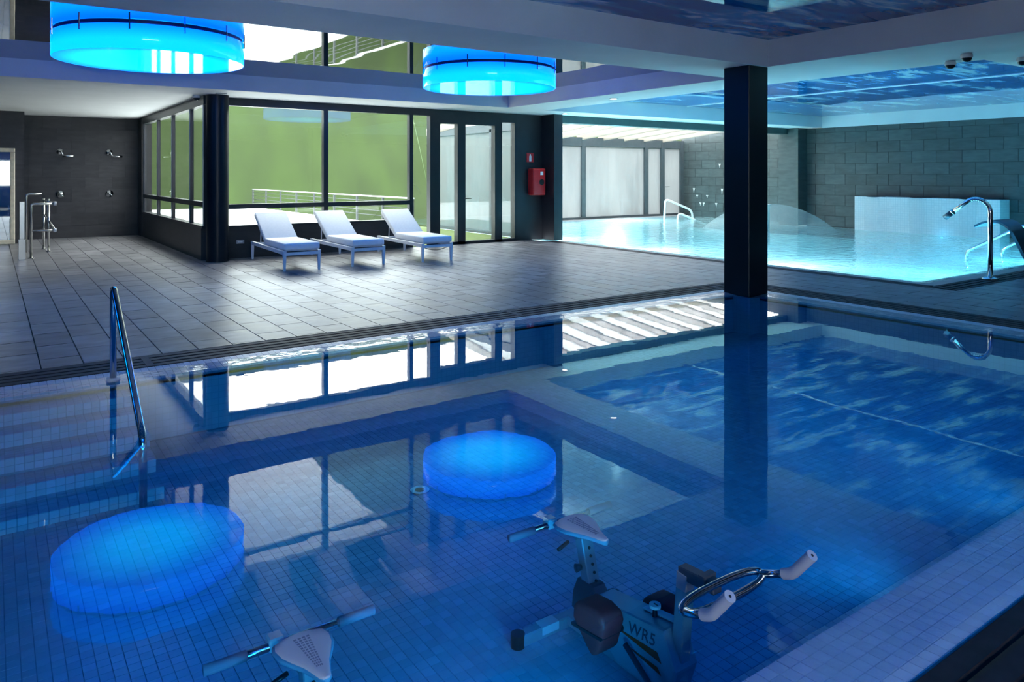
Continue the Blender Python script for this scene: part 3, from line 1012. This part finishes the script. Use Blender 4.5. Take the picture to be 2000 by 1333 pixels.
drum(-1.6, -1.2, 'added unseen blue drum lamp behind the camera on the left')  # this and the next drum are added unseen, to throw blue light forward
drum(3.2, -1.2, 'added unseen blue drum lamp behind the camera on the right')
drum(6.36, 9.7, 'smaller looking blue drum lamp above the glass doors')

# ------------------------------------------------------------------ sun loungers
def lounger():
    t = thing('sun_lounger', '', 'sun lounger', (0, 0, 0), 0, 'sun loungers in front of the window')
    W, Ln, H = 0.58, 2.06, 0.315
    # origin at front-left corner, x across, y towards the head
    for sx in (0, 1):
        xx = 0.02 if sx == 0 else W - 0.02
        MB().box(xx - 0.02, xx + 0.02, 0.02, Ln - 0.02, H - 0.06, H).build('side_rail', M['whitemetal'], t, False, 0.004, 1)
        for yy in (0.02, Ln - 0.02):
            MB().quad_box([(xx - 0.016, yy - 0.016, 0), (xx + 0.016, yy - 0.016, 0), (xx + 0.016, yy + 0.016, 0), (xx - 0.016, yy + 0.016, 0),
                           (xx - 0.025, yy - 0.025, H), (xx + 0.025, yy - 0.025, H), (xx + 0.025, yy + 0.025, H), (xx - 0.025, yy + 0.025, H)]).build('leg', M['whitemetal'], t)
    for yy in (0.02, Ln - 0.02):
        MB().box(0.02, W - 0.02, yy - 0.02, yy + 0.02, H - 0.07, H - 0.025).build('end_rail', M['whitemetal'], t)
    MB().box(0.04, W - 0.04, 0.03, 0.05, H - 0.008, H + 0.016).build('foot_bar', M['whitemetal'], t)
    for k in range(6):
        yy = 0.2 + k * 0.2
        MB().box(0.03, W - 0.03, yy, yy + 0.05, H - 0.01, H + 0.008).build('seat_slat', M['whitemetal'], t)
    c = MB().box(0.015, W - 0.015, -0.01, 1.2, H + 0.012, H + 0.115).build('seat_cushion', M['fabric'], t, False, 0.022, 3)
    smooth_angle(c, 50)
    ang = math.radians(30)
    hy, hz, LB = 1.2, H + 0.03, 0.83
    def q(a, b):
        return (hy + a * math.cos(ang) - b * math.sin(ang), hz + a * math.sin(ang) + b * math.cos(ang))
    b = MB().prism([q(0, 0), q(LB, 0), q(LB, 0.085), q(0, 0.085)], 'x', 0.015, W - 0.015).build('back_cushion', M['fabric'], t, False, 0.02, 3)
    smooth_angle(b, 50)
    for xx in (0.05, W - 0.05):
        MB().prism([q(0, -0.03), q(LB, -0.03), q(LB, -0.005), q(0, -0.005)], 'x', xx - 0.014, xx + 0.014).build('back_frame', M['whitemetal'], t)
        p1 = q(0.42, -0.02)
        MB().tube([(xx, p1[0], p1[1]), (xx, p1[0] + 0.02, H)], 0.009, 8).build('back_strut', M['whitemetal'], t, True)
    return t
L0 = lounger()
spots = [(3.685, 11.385, -2.5, 'left sun lounger with white cushions, next to the round black column'),
         (4.79, 11.37, -1.4, 'middle one of the three white sun loungers'),
         (6.0, 11.24, -3.4, 'right sun lounger with white cushions, next to the glass doors')]
trees = [L0, copy_tree(L0), copy_tree(L0)]
for t, (x, y, a, lab) in zip(trees, spots):
    t.location = (x, y, 0); t.rotation_euler = (0, 0, math.radians(a)); t['label'] = lab
MB().tube([(0.06 + 0.46 * i / 10, 0.05, 0.245 - 0.05 * math.sin(PI * i / 10)) for i in range(11)], 0.006, 6).build('strap', M['blackp'], trees[2], True)

# ------------------------------------------------------------------ hand rail on the pool steps
hr = thing('pool_handrail', 'polished steel handrail over the underwater steps of the foreground pool', 'handrail', (0.735, 6.14, 0))
pts = fillet([(0, 0, -0.02), (0, 0, 0.69), (-0.02, -1.42, 0.0), (-0.02, -1.44, -0.4)], 0.085, 8)
MB().tube(pts, 0.022, 16).build('tube', M['chrome'], hr, True)
MB().lathe([(0.045, -0.012), (0.045, 0.012)], 20, (0, 0, 0)).build('base_flange', M['whitep'], hr, True)

# ------------------------------------------------------------------ aqua bikes
def text_mesh(body, size, depth, mat, name):
    cu = bpy.data.curves.new(name, 'FONT')
    cu.body = body; cu.size = size; cu.extrude = depth; cu.space_character = 1.05; cu.shear = 0.25
    ob = bpy.data.objects.new('lettering', cu)
    COL.objects.link(ob)
    dg = bpy.context.evaluated_depsgraph_get()
    me = bpy.data.meshes.new_from_object(ob.evaluated_get(dg))
    COL.objects.unlink(ob); bpy.data.objects.remove(ob)
    me.materials.clear(); me.materials.append(mat)
    return me

def aqua_bike():
    t = thing('water_bike', '', 'exercise bike', (0, 0, 0), 0, 'exercise bikes standing in the foreground pool')
    # origin: pool floor under the saddle; x across, -y forward; heights are relative to water datum via child offset Z
    Z = -NF
    def z(h): return h + Z
    # saddle: lofted teardrop
    sec = []
    prof = [(0.128, 0.060), (0.12, 0.088), (0.085, 0.098), (0.04, 0.09), (0.0, 0.07), (-0.045, 0.044), (-0.09, 0.028), (-0.118, 0.02), (-0.128, 0.01)]
    mb = MB(); n = 16
    for y, hw in prof:
        th = 0.012 + 0.016 * min(1, hw / 0.09)
        for k in range(n):
            a = 2 * PI * k / n
            zz = (0.014 if math.sin(a) > 0 else th) * math.sin(a)
            mb.v.append((hw * math.cos(a), y, z(-0.018 + zz)))
    for i in range(len(prof) - 1):
        for k in range(n):
            l = (k + 1) % n
            mb.f.append((i * n + k, (i + 1) * n + k, (i + 1) * n + l, i * n + l))
    mb.f.append(tuple(range(n))); mb.f.append(tuple((len(prof) - 1) * n + k for k in range(n - 1, -1, -1)))
    sd = mb.build('saddle', M['saddle'], t, True)
    smooth_angle(sd, 60)
    for i in range(13):
        y = 0.095 - i * 0.0135
        hw = 0.028 - i * 0.0014
        for k in range(4):
            xx = -hw + (2 * hw) * (k + 0.5) / 4
            MB().box(xx - hw * 0.17, xx + hw * 0.17, y - 0.004, y + 0.004, z(-0.0055), z(-0.0035)).build('saddle_vent', M['sleeve'], sd)
    # arm rods with sleeves
    MB().tube([(-0.27, 0.165, z(-0.04)), (0.27, 0.165, z(-0.04))], 0.013, 14).build('seat_rod', M['chrome'], t, True)
    for s in (-1, 1):
        MB().tube([(s * 0.155, 0.165, z(-0.04)), (s * 0.285, 0.165, z(-0.04))], 0.0165, 14).build('rod_sleeve', M['sleeve'], t, True)
    MB().box(-0.085, -0.035, 0.15, 0.2, z(-0.055), z(-0.012)).build('rod_clamp', M['whitep'], t, False, 0.005, 1)
    MB().tube([(-0.06, 0.05, z(-0.07)), (-0.125, 0.035, z(-0.08))], 0.008, 8).build('clamp_lever', M['blackp'], t, True)
    # seat post with adjusting holes
    MB().bar((0, 0.02, z(-0.05)), (0, -0.035, z(-0.25)), 0.05, 0.06, (1, 0, 0)).build('seat_post', M['bikemetal'], t, False, 0.004, 1)
    for k in range(5):
        y, h = 0.012 - k * 0.011 - 0.031, -0.085 - k * 0.03
        MB().tube([(-0.0, y - 0.002, z(h)), (0.0, y + 0.004, z(h))], 0.006, 8).build('post_hole', M['blackp'], t)
    MB().tube([(-0.03, 0.0, z(-0.165)), (-0.055, 0.005, z(-0.165))], [0.012, 0.018], 12).build('adjust_knob', M['bikedark'], t, True)
    MB().prism([(0.02, z(-0.215)), (-0.075, z(-0.215)), (-0.16, z(-0.30)), (-0.15, z(-0.36)), (0.06, z(-0.36)), (0.05, z(-0.28))], 'x', -0.035, 0.035).build('post_bracket', M['bikedark'], t, False, 0.005, 1)
    # body shell
    bd = MB().prism([(-0.10, z(-0.235)), (-0.50, z(-0.175)), (-0.56, z(-0.30)), (-0.52, z(-0.43)), (-0.25, z(-0.43)), (-0.12, z(-0.36))], 'x', -0.06, 0.06).build('body', M['bikemetal'], t, False, 0.012, 2)
    me = text_mesh('WR5', 0.066, 0.0006, M['bikedark'], 'lettering')
    o = bpy.data.objects.new('lettering', me)
    COL.objects.link(o); o.parent = bd
    o.matrix_local = Matrix.Translation((-0.0612, -0.315, z(-0.27))) @ Matrix(((0, 0, -1), (-1, 0, 0), (0, 1, 0))).to_4x4() @ Matrix.Rotation(math.radians(6), 4, 'Z')
    for k, (y0, h0, y1, h1, w) in enumerate(((-0.23, -0.285, -0.47, -0.285, 0.032), (-0.30, -0.325, -0.47, -0.335, 0.022))):
        MB().prism([(y0, z(h0)), (y1, z(h1 + w / 2)), (y1 - 0.02, z(h1 - w / 2))], 'x', -0.0615, -0.0604).build('decal_stripe', M['orange'], bd)
    # gauge
    g = MB().lathe([(0.022, 0), (0.022, 0.012)], 20, (0, -0.40, z(-0.155))).build('gauge', M['whitep'], t)
    MB().box(-0.003, 0.003, -0.415, -0.395, z(-0.1428), z(-0.142)).build('needle', M['blackp'], g)
    MB().lathe([(0.012, 0), (0.008, 0.05)], 12, (0, -0.40, z(-0.205))).build('gauge_stalk', M['blackp'], t)
    MB().prism([(-0.33, z(-0.197)), (-0.52, z(-0.168)), (-0.52, z(-0.162)), (-0.33, z(-0.191))], 'x', 0.005, 0.04).build('cover_plate', M['whitep'], t)
    # pedals: strap shells
    for s, dy, dz in ((-1, 0.0, 0.0), (1, -0.01, -0.095)):
        poly = [(-0.185, -0.215), (-0.19, -0.165), (-0.215, -0.14), (-0.30, -0.13), (-0.355, -0.14), (-0.37, -0.175), (-0.335, -0.285), (-0.30, -0.315), (-0.265, -0.29)]
        xa, xb = sorted((s * 0.125, s * 0.235))
        pd = MB().prism([(y + dy, z(h + dz)) for y, h in poly], 'x', xa, xb).build('pedal', M['pedal'], t, False, 0.02, 3)
        smooth_angle(pd, 50)
        MB().prism([(-0.355 + dy, z(-0.225 + dz)), (-0.35 + dy, z(-0.215 + dz)), (-0.185 + dy, z(-0.235 + dz)), (-0.19 + dy, z(-0.245 + dz))], 'x', xa - 0.003, xb + 0.003).build('strap', M['blackp'], pd)
        MB().tube([(s * 0.06, -0.28 + dy, z(-0.27)), (s * 0.09, -0.28 + dy, z(-0.27)), (s * 0.10, -0.26 + dy, z(-0.24 + dz))], 0.012, 8).build('crank', M['blackp'], t, True)
    # rear foot, base rail
    MB().box(-0.27, 0.27, 0.10, 0.15, 0.0, 0.05).build('rear_foot', M['bikemetal'], t, False, 0.006, 1)
    MB().box(-0.16, -0.07, 0.098, 0.152, 0.018, 0.052).build('foot_sleeve', M['whitep'], t)
    for s in (-1, 1):
        MB().lathe([(0.03, 0), (0.03, 0.055)], 16, (s * 0.27, 0.125, 0.0)).build('foot_cap', M['blackp'], t)
    MB().bar((0, 0.10, 0.04), (0, -0.62, 0.04), 0.05, 0.04).build('base_rail', M['bikemetal'], t)
    MB().box(-0.25, 0.25, -0.66, -0.61, 0.0, 0.05).build('front_foot', M['bikemetal'], t, False, 0.006, 1)
    MB().tube([(-0.09, -0.33, z(-0.30)), (-0.10, -0.48, z(-0.38)), (-0.10, -0.66, z(-0.44))], 0.011, 8).build('side_tube', M['bikedark'], t, True)
    # handlebar column
    MB().bar((0, -0.515, z(-0.44)), (0, -0.555, z(0.05)), 0.05, 0.05, (1, 0, 0)).build('bar_column', M['bikemetal'], t, False, 0.004, 1)
    MB().bar((0, -0.535, z(0.045)), (0, -0.70, z(0.055)), 0.045, 0.045).build('stem', M['bikedark'], t, False, 0.004, 1)
    MB().box(-0.032, 0.032, -0.665, -0.64, z(0.03), z(0.085)).build('stem_clamp', M['bikedark'], t)
    loop = []
    for k in range(48):
        a = 2 * PI * k / 48
        e = 0.75
        cx = math.copysign(abs(math.cos(a)) ** e, math.cos(a)); sy = math.copysign(abs(math.sin(a)) ** 0.9, math.sin(a))
        loop.append((0.205 * cx, -0.725 + 0.03 * sy, z(0.055 + 0.012 * sy)))
    MB().tube(loop, 0.0135, 12, False, True).build('bar_loop', M['chrome'], t, True)
    for s in (-1, 1):
        MB().tube(fillet([(s * 0.195, -0.72, z(0.055)), (s * 0.21, -0.76, z(0.065)), (s * 0.213, -0.835, z(0.098))], 0.03), 0.0135, 12).build('bar_arm', M['chrome'], t, True)
        gp = MB().tube(fillet([(s * 0.212, -0.815, z(0.09)), (s * 0.213, -0.85, z(0.105)), (s * 0.215, -0.925, z(0.20))], 0.025), 0.0195, 16).build('grip', M['lilac'], t, True)
        smooth_angle(gp, 50)
        d = Vector((0, -0.075, 0.095)).normalized()
        e = Vector((s * 0.215, -0.925, z(0.20)))
        MB().tube([e - d * 0.004, e + d * 0.0006], 0.005, 10).build('grip_hole', M['blackp'], gp)
    return t
B0 = aqua_bike()
B1 = copy_tree(B0)
B0.location = (2.08, 2.42, NF + 0.0); B0['label'] = 'water exercise bike with chrome handlebars at the lower right of the foreground pool'
B1.location = (0.825, 2.275, NF + 0.0); B1['label'] = 'water exercise bike cut by the bottom edge, only grey saddle and arm rods showing'

# floor fittings of the near pool
dr = thing('floor_drain', 'small round drain in the foreground pool floor under the lamp reflection', 'drain', (2.2, 4.15, NF))
MB().lathe([(0.06, 0), (0.06, 0.006)], 24).build('plate', M['steel'], dr)
MB().lathe([(0.03, 0.006), (0.03, 0.008)], 24).build('grid', M['blackp'], dr)

# ------------------------------------------------------------------ underwater lights
def pool_light(x, y, zz, n, label, power, color, spot=0, k=0.6):
    t = thing('pool_light', label, 'pool light', (x, y, zz))
    n = Vector(n)
    MB().tube([(0, 0, 0), tuple(n * 0.02)], 0.09 * k, 20).build('bezel', M['steel'], t)
    MB().tube([tuple(n * 0.015), tuple(n * 0.026)], 0.075 * k, 20).build('lens', M['poollight'], t)
    if power:
        l = bpy.data.lights.new('pool_light_beam', 'SPOT' if spot else 'POINT')
        if spot:
            l.spot_size = math.radians(spot); l.spot_blend = 1.0
        l.energy = power; l.color = color; l.shadow_soft_size = 0.06
        lo = bpy.data.objects.new('pool_light_beam', l)
        lo.location = n * 0.12; COL.objects.link(lo); lo.parent = t
        if spot: lo.rotation_euler = (n + Vector((0, 0, 0.25))).to_track_quat('-Z', 'Y').to_euler()
for i, x in enumerate((-1.4, 0.1, 1.45, 3.5, 5.0)):  # added fixtures, out of view, that brighten the blue basin
    pool_light(x, NY0, -0.2, (0, 1, 0), ['first', 'second', 'third', 'fourth', 'fifth', 'sixth'][i] + ' added underwater light from the left, hidden in the near wall of the foreground pool', (9, 11, 18, 11, 9)[i], (0.01, 0.5, 1.0), spot=125)
for i, x in enumerate((11.6, 14.5, 17.5)):  # far pool wall lights below are added unseen to brighten water and ceiling
    pool_light(x, RY0, -0.7, (0, 1, 0), ['left', 'middle', 'right'][i] + ' added underwater light hidden in the near wall of the far pool', 80, (0.16, 0.70, 1.0))
for i, y in enumerate((7.5, 10.5, 13.5)):
    pool_light(RX0, y, -0.7, (1, 0, 0), ['nearest', 'middle', 'farthest'][i] + ' added underwater light hidden in the deck-side wall of the far pool', 130, (0.75, 0.95, 1.0))
for i, x in enumerate((13.0, 17.0)):
    pool_light(x, RY1, -0.7, (0, -1, 0), ['left', 'right'][i] + ' added unseen underwater light below the misted glass wall of the far pool', 300, (0.85, 0.97, 1.0))
pool_light(19.28, 9.0, -0.07, (-1, 0, 0), 'bright blue underwater light at the foot of the white waterfall block', 0.7, (0.1, 0.6, 1.0), k=0.35)

# ------------------------------------------------------------------ far pool furniture
wb = thing('waterfall_block', 'white mosaic waterfall block against the wall of the far pool', 'waterfall', (19.55, 9.5, 0))
MB().box(-0.25, 0.26, -1.78, 1.80, -0.3, 0.9).build('block', M['block'], wb, False, 0.01, 1)
for yy in (-1.1, 0.1, 1.3):
    sp = MB().lathe([(0.26, 0), (0.30, 0.012), (0.26, 0.024)], 24).build('spout_slot', M['bikedark'], wb)
    sp.location = (-0.12, yy, 0.885); sp.scale = (0.55, 1, 1)
    mb = MB()
    for i in range(9):
        zz = 0.88 - i * 0.11
        for yk in (-0.22, 0.22):
            mb.v.append((-0.29 - 0.006 * i, yy + yk * (1 - 0.03 * i), zz))
    for i in range(8):
        mb.f.append((2 * i, 2 * i + 1, 2 * i + 3, 2 * i + 2))
    mb.build('water_sheet', M['spray'], wb, True)

# water dome
dm = thing('water_dome', 'smooth dome of falling water behind the black column', 'fountain', (17.5, 12.75, 0))
prof = []
R0 = 1.75
mb = MB(); n = 48; rows = 12
for i in range(rows + 1):
    t = i / rows
    r = 0.08 + (R0 - 0.08) * t
    zz = 0.70 * (1 - t ** 2.1) + 0.0
    for k in range(n):
        a = 2 * PI * k / n
        mb.v.append((r * math.cos(a), r * math.sin(a), zz - 0.02))
for i in range(rows):
    for k in range(n):
        l = (k + 1) % n
        mb.f.append((i * n + k, i * n + l, (i + 1) * n + l, (i + 1) * n + k))
mb.build('water_sheet', M['spray'], dm, True)
MB().lathe([(0.05, -0.45), (0.05, 0.62), (0.14, 0.66), (0.10, 0.68)], 20).build('jet_pipe', M['steel'], dm, True)

# swan neck spout
sp = thing('swan_neck_spout', 'chrome swan neck water spout on the edge of the far pool', 'spout', (11.73, 4.82, 0))
neck = [(0, 0, 0), (0, 0, 0.92)] + [tuple(p) for p in arc((0, 0.19, 0.95), 0.19, PI, 0.3 * PI, 12, (0, 1, 0), (0, 0, 1))] + [(0, 0.59, 0.87)]
MB().tube(fillet(neck, 0.02, 2), 0.032, 16).build('pipe', M['chrome'], sp, True)
MB().tube([(0, 0.50, 0.942), (0, 0.515, 0.93)], 0.042, 16).build('collar', M['chrome'], sp, True)
MB().tube([(0, 0.51, 0.934), (0, 0.62, 0.846)], 0.041, 16).build('nozzle', M['bikedark'], sp, True)
MB().lathe([(0.11, 0), (0.11, 0.012), (0.05, 0.03)], 24).build('base_flange', M['chrome'], sp, True)
# cobra spout
cb = thing('cobra_spout', 'wide blue steel waterfall spout at the right edge beside the far pool', 'spout', (13.4, 4.8, 0))
line = [(0.03, 0.045), (0.14, 0.2), (0.22, 0.42), (0.30, 0.62), (0.42, 0.74), (0.56, 0.775), (0.70, 0.74), (0.82, 0.67)]
line = [(p.x, p.y) for p in fillet([(a, b, 0) for a, b in line], 0.08, 3)]
mb = MB()
for i, (yy, zz) in enumerate(line):
    w = 0.13 + 0.17 * min(1, i / (len(line) * 0.6))
    for xx, dz in ((-w, 0.0), (w, 0.0), (w, -0.035), (-w, -0.035)):
        mb.v.append((xx, yy + (0.03 if dz < 0 and zz < 0.6 else 0), zz + dz))
for i in range(len(line) - 1):
    for k in range(4):
        l = (k + 1) % 4
        mb.f.append((4 * i + k, 4 * i + l, 4 * i + 4 + l, 4 * i + 4 + k))
mb.f.append((3, 2, 1, 0)); e = 4 * (len(line) - 1); mb.f.append((e, e + 1, e + 2, e + 3))
smooth_angle(mb.build('curved_sheet', M['bluesteel'], cb), 50)
MB().box(-0.2, 0.2, -0.08, 0.12, 0.0, 0.015).build('base_plate', M['steel'], cb)
# stair rails of the far pool
for x, y, lab in ((14.3, 6.25, 'long steel stair rail sloping behind the swan neck spout'), (15.25, 6.05, 'short looking steel stair rail at the right edge of the far pool')):
    t = thing('stair_rail', lab, 'handrail', (x, y, 0), 0, 'stair rails of the far pool')
    MB().tube(fillet([(0, 0.0, -0.4), (0, 0.02, 0.12), (0, -0.85, 0.62), (0, -1.3, 0.72), (0, -1.3, 0.0)], 0.1, 6), 0.024, 12).build('tube', M['chrome'], t, True)
for dx, dy, h, lab in ((18.55, 17.6, 0.68, 'white looking handrail at the far steps by the misted glass'), (18.75, 17.2, 0.22, 'low handrail half under water at the far steps')):
    t = thing('stair_rail', lab, 'handrail', (dx, dy, 0))
    MB().tube(fillet([(0, 0, -0.3), (0.05, 0, h), (1.15, -0.2, h - 0.42), (1.22, -0.2, -0.3)], 0.18, 6), 0.035, 12).build('tube', M['whitemetal'], t, True)

# ------------------------------------------------------------------ shower corner
for i, x in enumerate((1.33, 2.35)):
    side = ('left', 'right')[i]
    t = thing('wall_shower', 'chrome wall shower head, %s of the two on the dark tiled wall' % side, 'shower', (x, 20.4, 2.0), 0, 'wall showers')
    MB().tube([(0, 0.0, 0.03), (0, -0.02, 0.03)], 0.07, 20).build('rose_plate', M['chrome'], t, True)
    MB().tube(fillet([(0, -0.02, 0.03), (0.02, -0.12, 0.03), (0.06, -0.14, -0.07)], 0.03), 0.018, 10).build('arm', M['chrome'], t, True)
    MB().tube([(0.04, -0.15, -0.075), (0.27, -0.17, -0.075)], 0.026, 10).build('spray_bar', M['chrome'], t, True)
    t = thing('shower_valve', 'round chrome shower valve, %s of the two on the dark tiled wall' % side, 'tap', (x + 0.01, 20.4, 1.03), 0, 'shower valves')
    MB().tube([(0, 0, 0), (0, -0.015, 0)], 0.085, 24).build('plate', M['chrome'], t, True)
    MB().tube([(0, -0.01, 0), (0, -0.07, 0)], 0.04, 20).build('knob', M['chrome'], t, True)
    MB().tube([(0, -0.06, 0), (0.07, -0.07, -0.06)], 0.012, 8).build('lever', M['chrome'], t, True)
mr = thing('wall_mirror', 'tall mirror in a worn cream frame at the left edge', 'mirror', (0.05, 19.27, 0))
MB().box(-0.45, 0.30, -0.0, 0.015, 0.08, 1.98).build('glass', M['mirror'], mr)
for b in ((-0.53, 0.38, -0.04, 0.03, 1.97, 2.06), (-0.53, 0.38, -0.04, 0.03, 0.0, 0.09), (0.29, 0.38, -0.04, 0.03, 0.09, 1.97), (-0.53, -0.44, -0.04, 0.03, 0.09, 1.97)):
    MB().box(*b).build('frame_piece', M['cream'], mr, False, 0.01, 1)
# tubular steel frame
tf = thing('tubular_frame', 'tubular steel rail frame standing near the shower wall', 'rail', (0.59, 15.75, 0))
MB().tube(fillet([(0, 0, 0), (0, 0, 0.97), (0.36, 0.0, 0.97)], 0.05), 0.022, 12).build('front_post', M['steel'], tf, True)
MB().tube([(0, 0, 0.49), (0.36, 0, 0.49)], 0.02, 12).build('middle_bar', M['steel'], tf, True)
MB().tube(fillet([(-0.03, 1.3, 0), (-0.03, 1.3, 1.12), (0.22, 1.3, 1.12)], 0.06), 0.02, 12).build('rear_loop', M['steel'], tf, True)
for x, y in ((0.33, 1.2), (0.28, 1.8)):
    MB().tube([(x, y, 0), (x, y, 1.02)], 0.022, 12).build('rear_post', M['steel'], tf, True)
    MB().lathe([(0.05, 0), (0.05, 0.015)], 16, (x, y, 0)).build('foot_flange', M['steel'], tf)
MB().tube([(0.36, 0, 0.97), (0.33, 1.2, 0.97), (0.28, 1.8, 0.97)], 0.02, 12).build('top_bar', M['steel'], tf, True)
MB().tube([(0.36, 0, 0.49), (0.33, 1.2, 0.60), (0.28, 1.8, 0.70)], 0.02, 12).build('side_bar', M['steel'], tf, True)
for z in (0.97, 0.49):
    MB().tube([(0.34, 0, z), (0.385, 0, z)], 0.036, 14).build('end_cap', M['whitep'], tf, True)
MB().lathe([(0.05, 0), (0.05, 0.015)], 16).build('foot_flange', M['steel'], tf)
pp = thing('barrier_post', 'flat steel post in front of the tubular frame', 'post', (0.45, 15.6, 0))
MB().box(-0.04, 0.04, -0.03, 0.03, 0, 1.02).build('post', M['steel'], pp, False, 0.006, 1)
MB().box(-0.055, 0.055, -0.045, 0.045, 0, 0.36).build('sleeve', M['steel'], pp, False, 0.006, 1)

# ------------------------------------------------------------------ fire point and small fittings
fb = thing('extinguisher_box', 'red fire extinguisher cabinet hung on the dark pier', 'extinguisher', (10.21, 13.72, 1.32))
bx = MB().box(-0.18, 0.18, -0.22, 0.0, -0.30, 0.31).build('cabinet', M['red'], fb, False, 0.04, 3)
smooth_angle(bx, 40)
MB().tube([(0.06, -0.218, 0.0), (0.06, -0.228, 0.0)], 0.075, 6).build('window_badge', M['blackp'], fb)
MB().box(0.02, 0.10, -0.226, -0.219, 0.16, 0.24).build('notice', M['whitep'], fb)
fs = thing('fire_sign', 'small red fire extinguisher sign above the red cabinet', 'sign', (10.1, 13.715, 1.88))
MB().box(-0.1, 0.1, -0.006, 0.0, -0.105, 0.105).build('plate', M['red'], fs)
MB().prism([(-0.03, -0.09), (0.03, -0.09), (0.03, 0.03), (0.012, 0.055), (0.012, 0.08), (-0.012, 0.08), (-0.012, 0.055), (-0.03, 0.03)], 'y', -0.0085, -0.0055).build('pictogram', M['whitep'], fs)
for (x, y, lab) in ((2.9, 13.6, 'small dome camera on the soffit beside the round column'), (9.45, 4.32, 'left dome camera of the pair under the right soffit'),
                    (9.02, 3.95, 'right dome camera of the pair under the right soffit'), (9.84, 3.70, 'dome camera cut by the right edge of the picture')):
    t = thing('dome_camera', lab, 'camera', (x, y, ZS))
    smooth_angle(MB().lathe([(0.06, -0.05), (0.065, -0.03), (0.055, 0.0)], 24).build('housing', M['whitep'], t))
    smooth_angle(MB().lathe([(0.012, -0.096), (0.034, -0.088), (0.05, -0.07), (0.055, -0.048)], 24).build('dome', M['blackp'], t))
tag(MB().box(3.09, 3.25, 12.98, 13.07, ZS - 0.01, ZS).build('ceiling_vent', M['greyp'], None, False, 0.003, 1), 'small grey vent in the soffit above the round column', 'vent')
t = thing('wall_socket', 'small white socket plate on the low wall beside the first lounger', 'socket', (3.66, 13.72, 0.29))
MB().box(-0.07, 0.07, -0.012, 0, -0.035, 0.035).build('plate', M['greyp'], t, False, 0.003, 1)
MB().box(-0.04, 0.04, -0.016, -0.012, -0.012, 0.012).build('insert', M['whitep'], t)

# lime drips on the tiled wall of the glass pool room
wp = bpy.data.objects['wall_pool_end']
for k, (y, zz, h) in enumerate(((16.95, 1.86, 0.14), (18.1, 1.0, 0.16), (16.85, 1.0, 0.2), (17.95, 0.76, 0.12), (17.5, 0.76, 0.1), (17.8, 0.5, 0.12), (17.65, 0.5, 0.13), (17.1, 0.5, 0.15))):
    MB().prism([(y - 0.05, zz), (y + 0.05, zz), (y + 0.012, zz - h * 0.5), (y, zz - h), (y - 0.012, zz - h * 0.5)], 'x', 20.592, 20.599).build('lime_drip', M['whitep'], wp)
